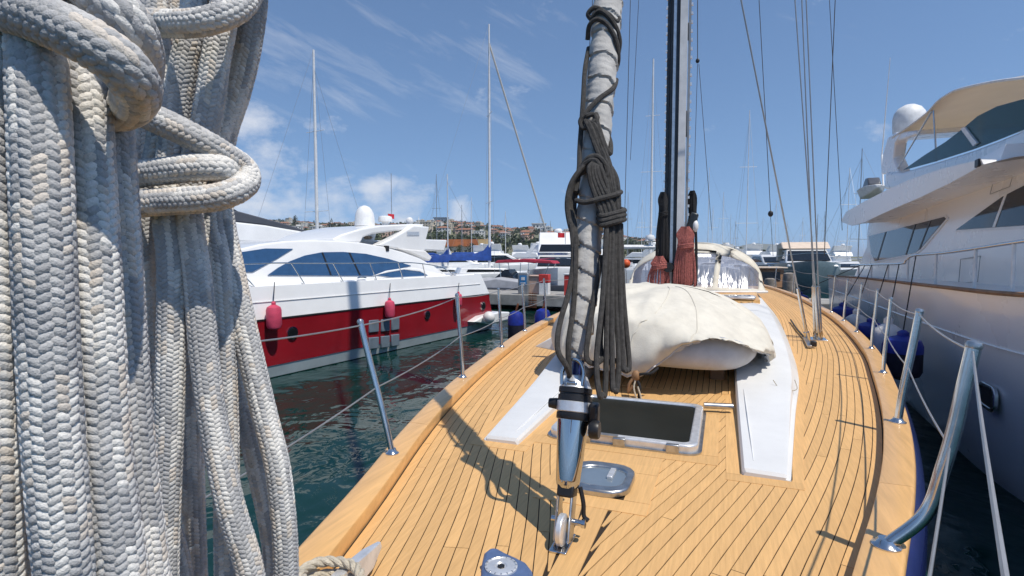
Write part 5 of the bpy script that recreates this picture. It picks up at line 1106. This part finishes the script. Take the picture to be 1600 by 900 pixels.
# wooden wheelhouse boat and orange buoy
wb_ = thing('motor_boat', 'small wooden wheelhouse boat just past the sprayhood', 'motor boat', (gx(1199, 33), 33, WATER), R(-100)); boat_hull(wb_, 6, 2.2, .8, 'wood_brown')
MB().prism([(-1.2, .8), (-1.1, 2.0), (.5, 2.0), (.8, .8)], -.8, .8).build('wheelhouse', 'wood_brown', wb_, bevel=.04); MB().box((-.3, 0, 2.05), (2.0, 1.9, .08)).build('roof', 'beige_canvas', wb_, bevel=.02)
for sd in (-1, 1): MB().box((-.3, sd * .8, 1.55), (1.0, .03, .5)).build('window', 'glass_dark', wb_, smooth=0)
MB().box((.66, 0, 1.55), (.03, 1.1, .5), ry=-.2).build('window', 'glass_dark', wb_, smooth=0)
ob = MB().ball((0, 0, 0), (.2, .2, .2), 16, 10).build('buoy', 'orange'); ob.location = at(978, 412, 24); tag(ob, 'round orange buoy hung beside the hanging dark rope hank', 'buoy')
# gantry with radar platform
p_ = Vector((gx(1012, 30), 30, WATER)); gt = thing('radar_gantry', 'white crossbar gantry with a radar platform behind the mast', 'gantry', p_)
zz = at(1012, 386, 30).z - WATER
MB().tube([(-1.9, 0, zz), (.35, 0, zz)], .12, 8).build('crossbar', 'plain_white', gt); MB().tube([(.1, 0, .2), (.1, 0, zz + .7)], .07, 8).build('post', 'plain_white', gt); MB().tube([(-1.8, 0, .2), (-1.8, 0, zz)], .07, 8).build('post', 'plain_white', gt)
MB().box((.1, 0, zz + .35), (.5, .4, .08)).build('platform', 'plain_white', gt, bevel=.02); MB().lathe([(.25, 0), (.27, .12), (.2, .25)], (.1, 0, zz + .4), n=14).build('radar_dome', 'plain_white', gt)
# flag on a far staff
p_ = Vector((gx(883, 40), 40, WATER)); fl = thing('flagstaff', 'small red flag on a staff above the white cruiser', 'flag', p_); z_ = at(883, 366, 40).z - WATER
MB().tube([(0, 0, 1.5), (0, 0, z_ + .2)], .025, 6).build('staff', 'wire', fl); MB().grid(lambda u, v: (-.05 - .5 * u, .06 * math.sin(6 * u), z_ - .25 + .35 * v), 8, 3).build('flag', 'flag_red', fl)

# ================================================================== QUAY, HILLSIDE TOWN
qy = MB().box((0, 10, 0), (900, 20, 1.0)).build('quay', 'concrete', smooth=0); qy.location = (0, 175, WATER + .3); tag(qy, None, None, kind='structure')
sil = spline_tab([(-900, 352), (-300, 345), (100, 350), (340, 352), (430, 347), (480, 351), (560, 353), (640, 352), (700, 349), (740, 351), (775, 356), (800, 360), (830, 357.5), (860, 363), (900, 366), (950, 371), (1000, 376), (1080, 384), (1150, 391), (1200, 397), (1260, 401), (2000, 402)])
def hnoise(x, y): return math.sin(x * .021 + 1.3) * math.sin(y * .017 + .4) + .5 * math.sin(x * .053 + y * .031) + .3 * math.sin(x * .11 - y * .09 + 2)
DT = 820.
def hill_z(px, D):
    top = HC + (400 - sil(px)) / F * DT; t = (D - 190) / (DT - 190)
    z = WATER + .9 + (top - WATER - .9) * (max(0, t) ** .85 if t < 1 else 1 - (t - 1) * .8)
    return z + hnoise(gx(px, D), D) * .9 * min(1, max(0, t) * 3) * (1 if t < .97 else .4)
NPX, ND = 150, 26
hl = MB().grid(lambda u, v: (gx(-900 + 2300 * u, 190 + 760 * v), 190 + 760 * v, hill_z(-900 + 2300 * u, 190 + 760 * v)), NPX, ND).build('hillside', 'scrub', smooth=80); tag(hl, None, None, kind='structure')
sil2 = spline_tab([(600, 395), (900, 388), (1000, 385), (1080, 384), (1130, 386), (1160, 383), (1180, 380.5), (1200, 380), (1215, 383), (1240, 389), (1262, 394), (1290, 400), (1330, 402.5), (1400, 403)])
D2 = 3000.
h2 = MB().grid(lambda u, v: (gx(600 + 800 * u, D2 + 700 * (v - .5)), D2 + 700 * (v - .5), WATER - 2 + (HC + (400 - sil2(600 + 800 * u)) / F * D2 + 5 * math.sin(u * 90) * math.sin(u * 37) + 2 - WATER) * math.sin(math.pi * min(.5, v * .75) if v < .67 else math.pi * .5)), 120, 10).build('headland', 'scrub', smooth=80); tag(h2, None, None, kind='structure')

# houses: six kinds, copied over the slope
protos = []
HL = (('wall_cream', 'roof_tile', 'small cream house with terracotta roof on the hillside'), ('wall_white', 'roof_tile', 'small white house with terracotta roof on the hillside'), ('wall_pink', 'roof_tile', 'small pink house with terracotta roof on the hillside'), ('wall_white', None, 'flat roofed white apartment block on the hillside'), ('wall_cream', None, 'flat roofed cream apartment block on the hillside'))
def make_house(wm, rm, label, w_, d_, h_):
    t_ = thing('house', label, 'house', (0, 0, 0), 0, 'houses on the hillside'); MB().box((0, 0, h_ / 2 - 2), (w_, d_, h_ + 4)).build('wall', wm, t_, smooth=0)
    if rm:
        o_ = .5; r_ = MB(); z0 = h_ + .03; a, b = w_ / 2 + o_, d_ / 2 + o_
        r_.add([(-a, -b, z0), (a, -b, z0), (a, b, z0), (-a, b, z0), (-a + b * .8, 0, z0 + 2.0), (a - b * .8, 0, z0 + 2.0)], [(0, 1, 5, 4), (1, 2, 5), (2, 3, 4, 5), (3, 0, 4), (0, 3, 2, 1)]); r_.build('roof', rm, t_, smooth=0)
    else: MB().box((0, 0, h_ + .3), (w_ + .6, d_ + .6, .55)).build('roof', wm, t_, smooth=0); MB().box((w_ * .2, 0, h_ + 1.4), (w_ * .3, d_ * .4, 1.8)).build('roof_hut', wm, t_, smooth=0)
    nx = int(w_ / 3.2)
    for fl in range(int(h_ / 3)):
        for k in range(nx): MB().box((-w_ / 2 + (k + .5) * w_ / nx, -d_ / 2 - .03, 1.7 + fl * 3), (1.2, .12, 1.5)).build('window', 'win_dark', t_, smooth=0)
    return t_
for (wm, rm, lb) in HL: protos.append(make_house(wm, rm, lb, 13 if rm else 15, 9, 6 if rm else 9))
first = [True] * 5; spots = []
tries = 0
while len(spots) < 260 and tries < 6000:
    tries += 1
    px = random.uniform(420, 1130); D = random.uniform(300, 790)
    if px > 900 and random.random() < .5: continue
    X = gx(px, D)
    if all((X - a) ** 2 + (D - b) ** 2 > 12 ** 2 for a, b in spots):
        spots.append((X, D)); k = random.choices(range(5), (4, 3, 3, 1, 1))[0]
        h_ = protos[k] if first[k] else copy_tree(protos[k]); first[k] = False
        h_.location = (X, D, hill_z(px, D) + .4); h_.rotation_euler = (0, 0, R(random.uniform(-35, 35))); s_ = random.uniform(.34, .62); h_.scale = (s_, s_, s_ * random.uniform(.85, 1.1))
# ochre building with a long terracotta roof, villa on the ridge
ob_ = thing('long_building', 'long low building with orange terracotta roof and yellow end wall by the shore', 'building', (gx(727, 200), 200, WATER + .8), R(-4))
zb = at(727, 385, 200).z - WATER - .8
MB().box((0, 4, zb / 2), (17.5, 8, zb)).build('wall', 'wall_cream', ob_, smooth=0); MB().prism([(-9.4, zb + .03), (-9.0, zb + 2.6), (8.9, zb + 2.6), (9.3, zb + .03)], -.6, 8.6).build('roof', 'roof_orange', ob_, smooth=0)
MB().box((7.2, -.3, zb / 2 + .9), (3.6, 8.8, zb + 3.0)).build('end_wall', 'wall_yellow', ob_, smooth=0)
for k in range(7): MB().box((-7.8 + k * 2.0, -.04, zb * .62), (.9, .1, 1.3)).build('window', 'win_dark', ob_, smooth=0)
vl = thing('ridge_house', 'dark flat roofed house standing on the ridge line', 'house', (gx(690, DT - 30), DT - 30, hill_z(690, DT - 30) - 1), 0); zz = 9
MB().box((0, 0, zz / 2), (20, 10, zz)).build('wall', 'mast_grey', vl, smooth=0); MB().box((0, 0, zz + .4), (22, 12, .8)).build('roof', 'dark_grey', vl, smooth=0)
for k in range(4): MB().box((-7 + k * 4.6, -5.05, 5.5), (2, .12, 2)).build('window', 'win_dark', vl, smooth=0)
wv = thing('villa', 'long white terrace villa on the slope below the ridge', 'house', (gx(842, 520), 520, hill_z(842, 520) + 4), 0); MB().box((0, 0, 0), (13, 8, 9)).build('wall', 'wall_white', wv, smooth=0); MB().box((0, 0, 4.8), (14.4, 9.4, .6)).build('roof', 'wall_white', wv, smooth=0)
for k in range(4): MB().box((-4.8 + k * 3.2, -4.05, 2.2), (1.6, .12, 1.6)).build('window', 'win_dark', wv, smooth=0)

# trees
def clumps(mb, c, rad, n, s):
    for _ in range(n):
        v = Vector(rng.normal(0, 1, 3)); v.normalize(); v *= random.uniform(.35, 1) ** .5; p_ = Vector(c) + Vector((v.x * rad[0], v.y * rad[1], v.z * rad[2]))
        a = Vector(rng.normal(0, 1, 3)).normalized(); b = a.orthogonal().normalized() * s * random.uniform(.6, 1.3); d = a.cross(b).normalized() * s * random.uniform(.6, 1.3)
        mb.add([p_ - b, p_ - d * .7, p_ + b, p_ + d * .7], [(0, 1, 2, 3)])
def tree(label, px, ytop, D, wpx, leaf, kind='round', zbase=None):
    zt = at(px, ytop, D).z; zb_ = hill_z(px, D) if zbase is None else zbase; H_ = zt - zb_; w_ = wpx / F * D / 2
    t_ = thing('palm_tree' if kind == 'palm' else 'tree', label, 'tree', (gx(px, D), D, zb_))
    if kind == 'palm':
        MB().tube([(0, 0, 0), (.2, 0, H_ * .5), (.1, 0, H_ * .85)], [.25, .2, .18], 8).build('trunk', 'bark', t_); cr = MB()
        for k in range(22):
            a = k * 2.4; e = random.uniform(-.3, 1.0)
            for j in range(6):
                r0, r1 = j / 6 * w_, (j + 1) / 6 * w_; f = lambda r: Vector((.1 + r * math.cos(a), r * math.sin(a), H_ * .85 + e * r * .9 - .5 * r * r / w_)); n_ = Vector((-math.sin(a), math.cos(a), -.4)) * (.28 * (1 - abs(j - 2.5) / 4))
                cr.add([f(r0) - n_, f(r0) + n_, f(r1) + n_ * .9, f(r1) - n_ * .9], [(0, 1, 2, 3)])
        cr.build('crown', leaf, t_, smooth=0); return
    tr_ = MB().tube([(0, 0, -.5), (.05 * w_, 0, H_ * .3), (0, 0, H_ * .7)], [.05 * H_, .04 * H_, .015 * H_], 7)
    for k in range(4): a = k * 1.7; tr_.tube([(0, 0, H_ * (.3 + .08 * k)), (w_ * .6 * math.cos(a), w_ * .6 * math.sin(a), H_ * (.55 + .08 * k))], [.018 * H_, .006 * H_], 5)
    tr_.build('trunk', 'bark', t_); cr = MB(); tall = kind == 'cypress'
    for k in range(9):
        a = random.uniform(0, 6.28); rr_ = random.uniform(.1, .6) * w_ * (.5 if tall else 1); z = H_ * random.uniform(.35, .88); f = 1.1 - z / H_ * .5
        clumps(cr, (rr_ * math.cos(a), rr_ * math.sin(a), z), (w_ * .5 * f, w_ * .5 * f, H_ * .14), 70, w_ * .09)
    clumps(cr, (0, 0, H_ * .6), (w_ * .85, w_ * .85, H_ * .38), 160, w_ * .08)
    cr.build('crown', leaf, t_, smooth=0)
for k, (px, yt, wp) in enumerate(((508, 347, 16), (519, 341, 17), (530, 344, 16), (541, 349, 14))): tree(('slim dark cypress at the end of the row behind the yacht arch', 'tallest dark tree of the row behind the white mast', 'broad dark tree in the middle of the row behind the yacht', 'low brownish tree closing the row behind the radome')[k], px, yt, 230, wp, 'leaf_dark' if k < 3 else 'leaf_olive')
tree('lone umbrella pine on the skyline behind the grey roof', 463, 335, 420, 12, 'leaf_dark')
for k, (px, yt, wp, lf, kd) in enumerate(((700, 385, 18, 'leaf_olive', 'palm'), (718, 382, 18, 'leaf_olive', 'round'), (736, 378, 22, 'leaf_dark', 'round'), (752, 384, 16, 'leaf_olive', 'palm'), (781, 390, 12, 'leaf_dark', 'round'), (846, 388, 18, 'leaf_olive', 'round'), (820, 386, 20, 'leaf_dark', 'round'), (670, 384, 18, 'leaf_dark', 'round'), (865, 384, 18, 'leaf_dark', 'round'), (985, 386, 20, 'leaf_olive', 'round'))):
    tree(('palm before the orange roofed building, furthest from the sloop', 'olive green tree before the orange roofed building', 'dark bushy tree before the orange roofed building', 'palm before the orange roof beside the blue sail cover', 'small dark tree beside the yellow end wall', 'olive green shore tree beneath the white villa', 'dark round shore tree behind the moored cruisers', 'dark shore tree behind the red yacht spoiler', 'dark shore tree behind the red flag', 'olive shore tree behind the radar gantry')[k], px, yt, 186, wp, lf, kd, WATER + .8)
wd = MB()
for _ in range(3200):
    px = random.uniform(-500, 1200) if _ % 3 == 0 else random.uniform(330, 1200); D = random.uniform(200, 800); s_ = random.uniform(1.3, 3.0); z = hill_z(px, D)
    clumps(wd, (gx(px, D), D, z + s_ * .7), (s_, s_, s_ * .9), 16, s_ * .42)
tag(wd.build('hillside_woods', 'leaf_dark', smooth=0), 'scattered dark green trees and scrub covering the hillside', 'woods', kind='stuff')

# ================================================================== air between us and the hills
hz = MB().box((0, 3000, (WATER - 1.5 + 75) / 2), (12400, 12400, 75 - WATER + 1.5)).build('haze', 'caulk', smooth=0); tag(hz, 'thin summer haze', None, kind='stuff')
m = bpy.data.materials.new('haze_air'); m.use_nodes = True; t = m.node_tree; t.nodes.clear(); o = t.nodes.new('ShaderNodeOutputMaterial'); v = t.nodes.new('ShaderNodeVolumePrincipled')
v.inputs['Color'].default_value = (.80, .88, 1, 1); v.inputs['Density'].default_value = .0002; v.inputs['Anisotropy'].default_value = .2; t.links.new(v.outputs[0], o.inputs['Volume'])
hz.data.materials.clear(); hz.data.materials.append(m)

S.render.engine = 'CYCLES'
S.cycles.use_denoising = True
S.cycles.max_bounces = 8
S.cycles.caustics_reflective = False; S.cycles.caustics_refractive = False
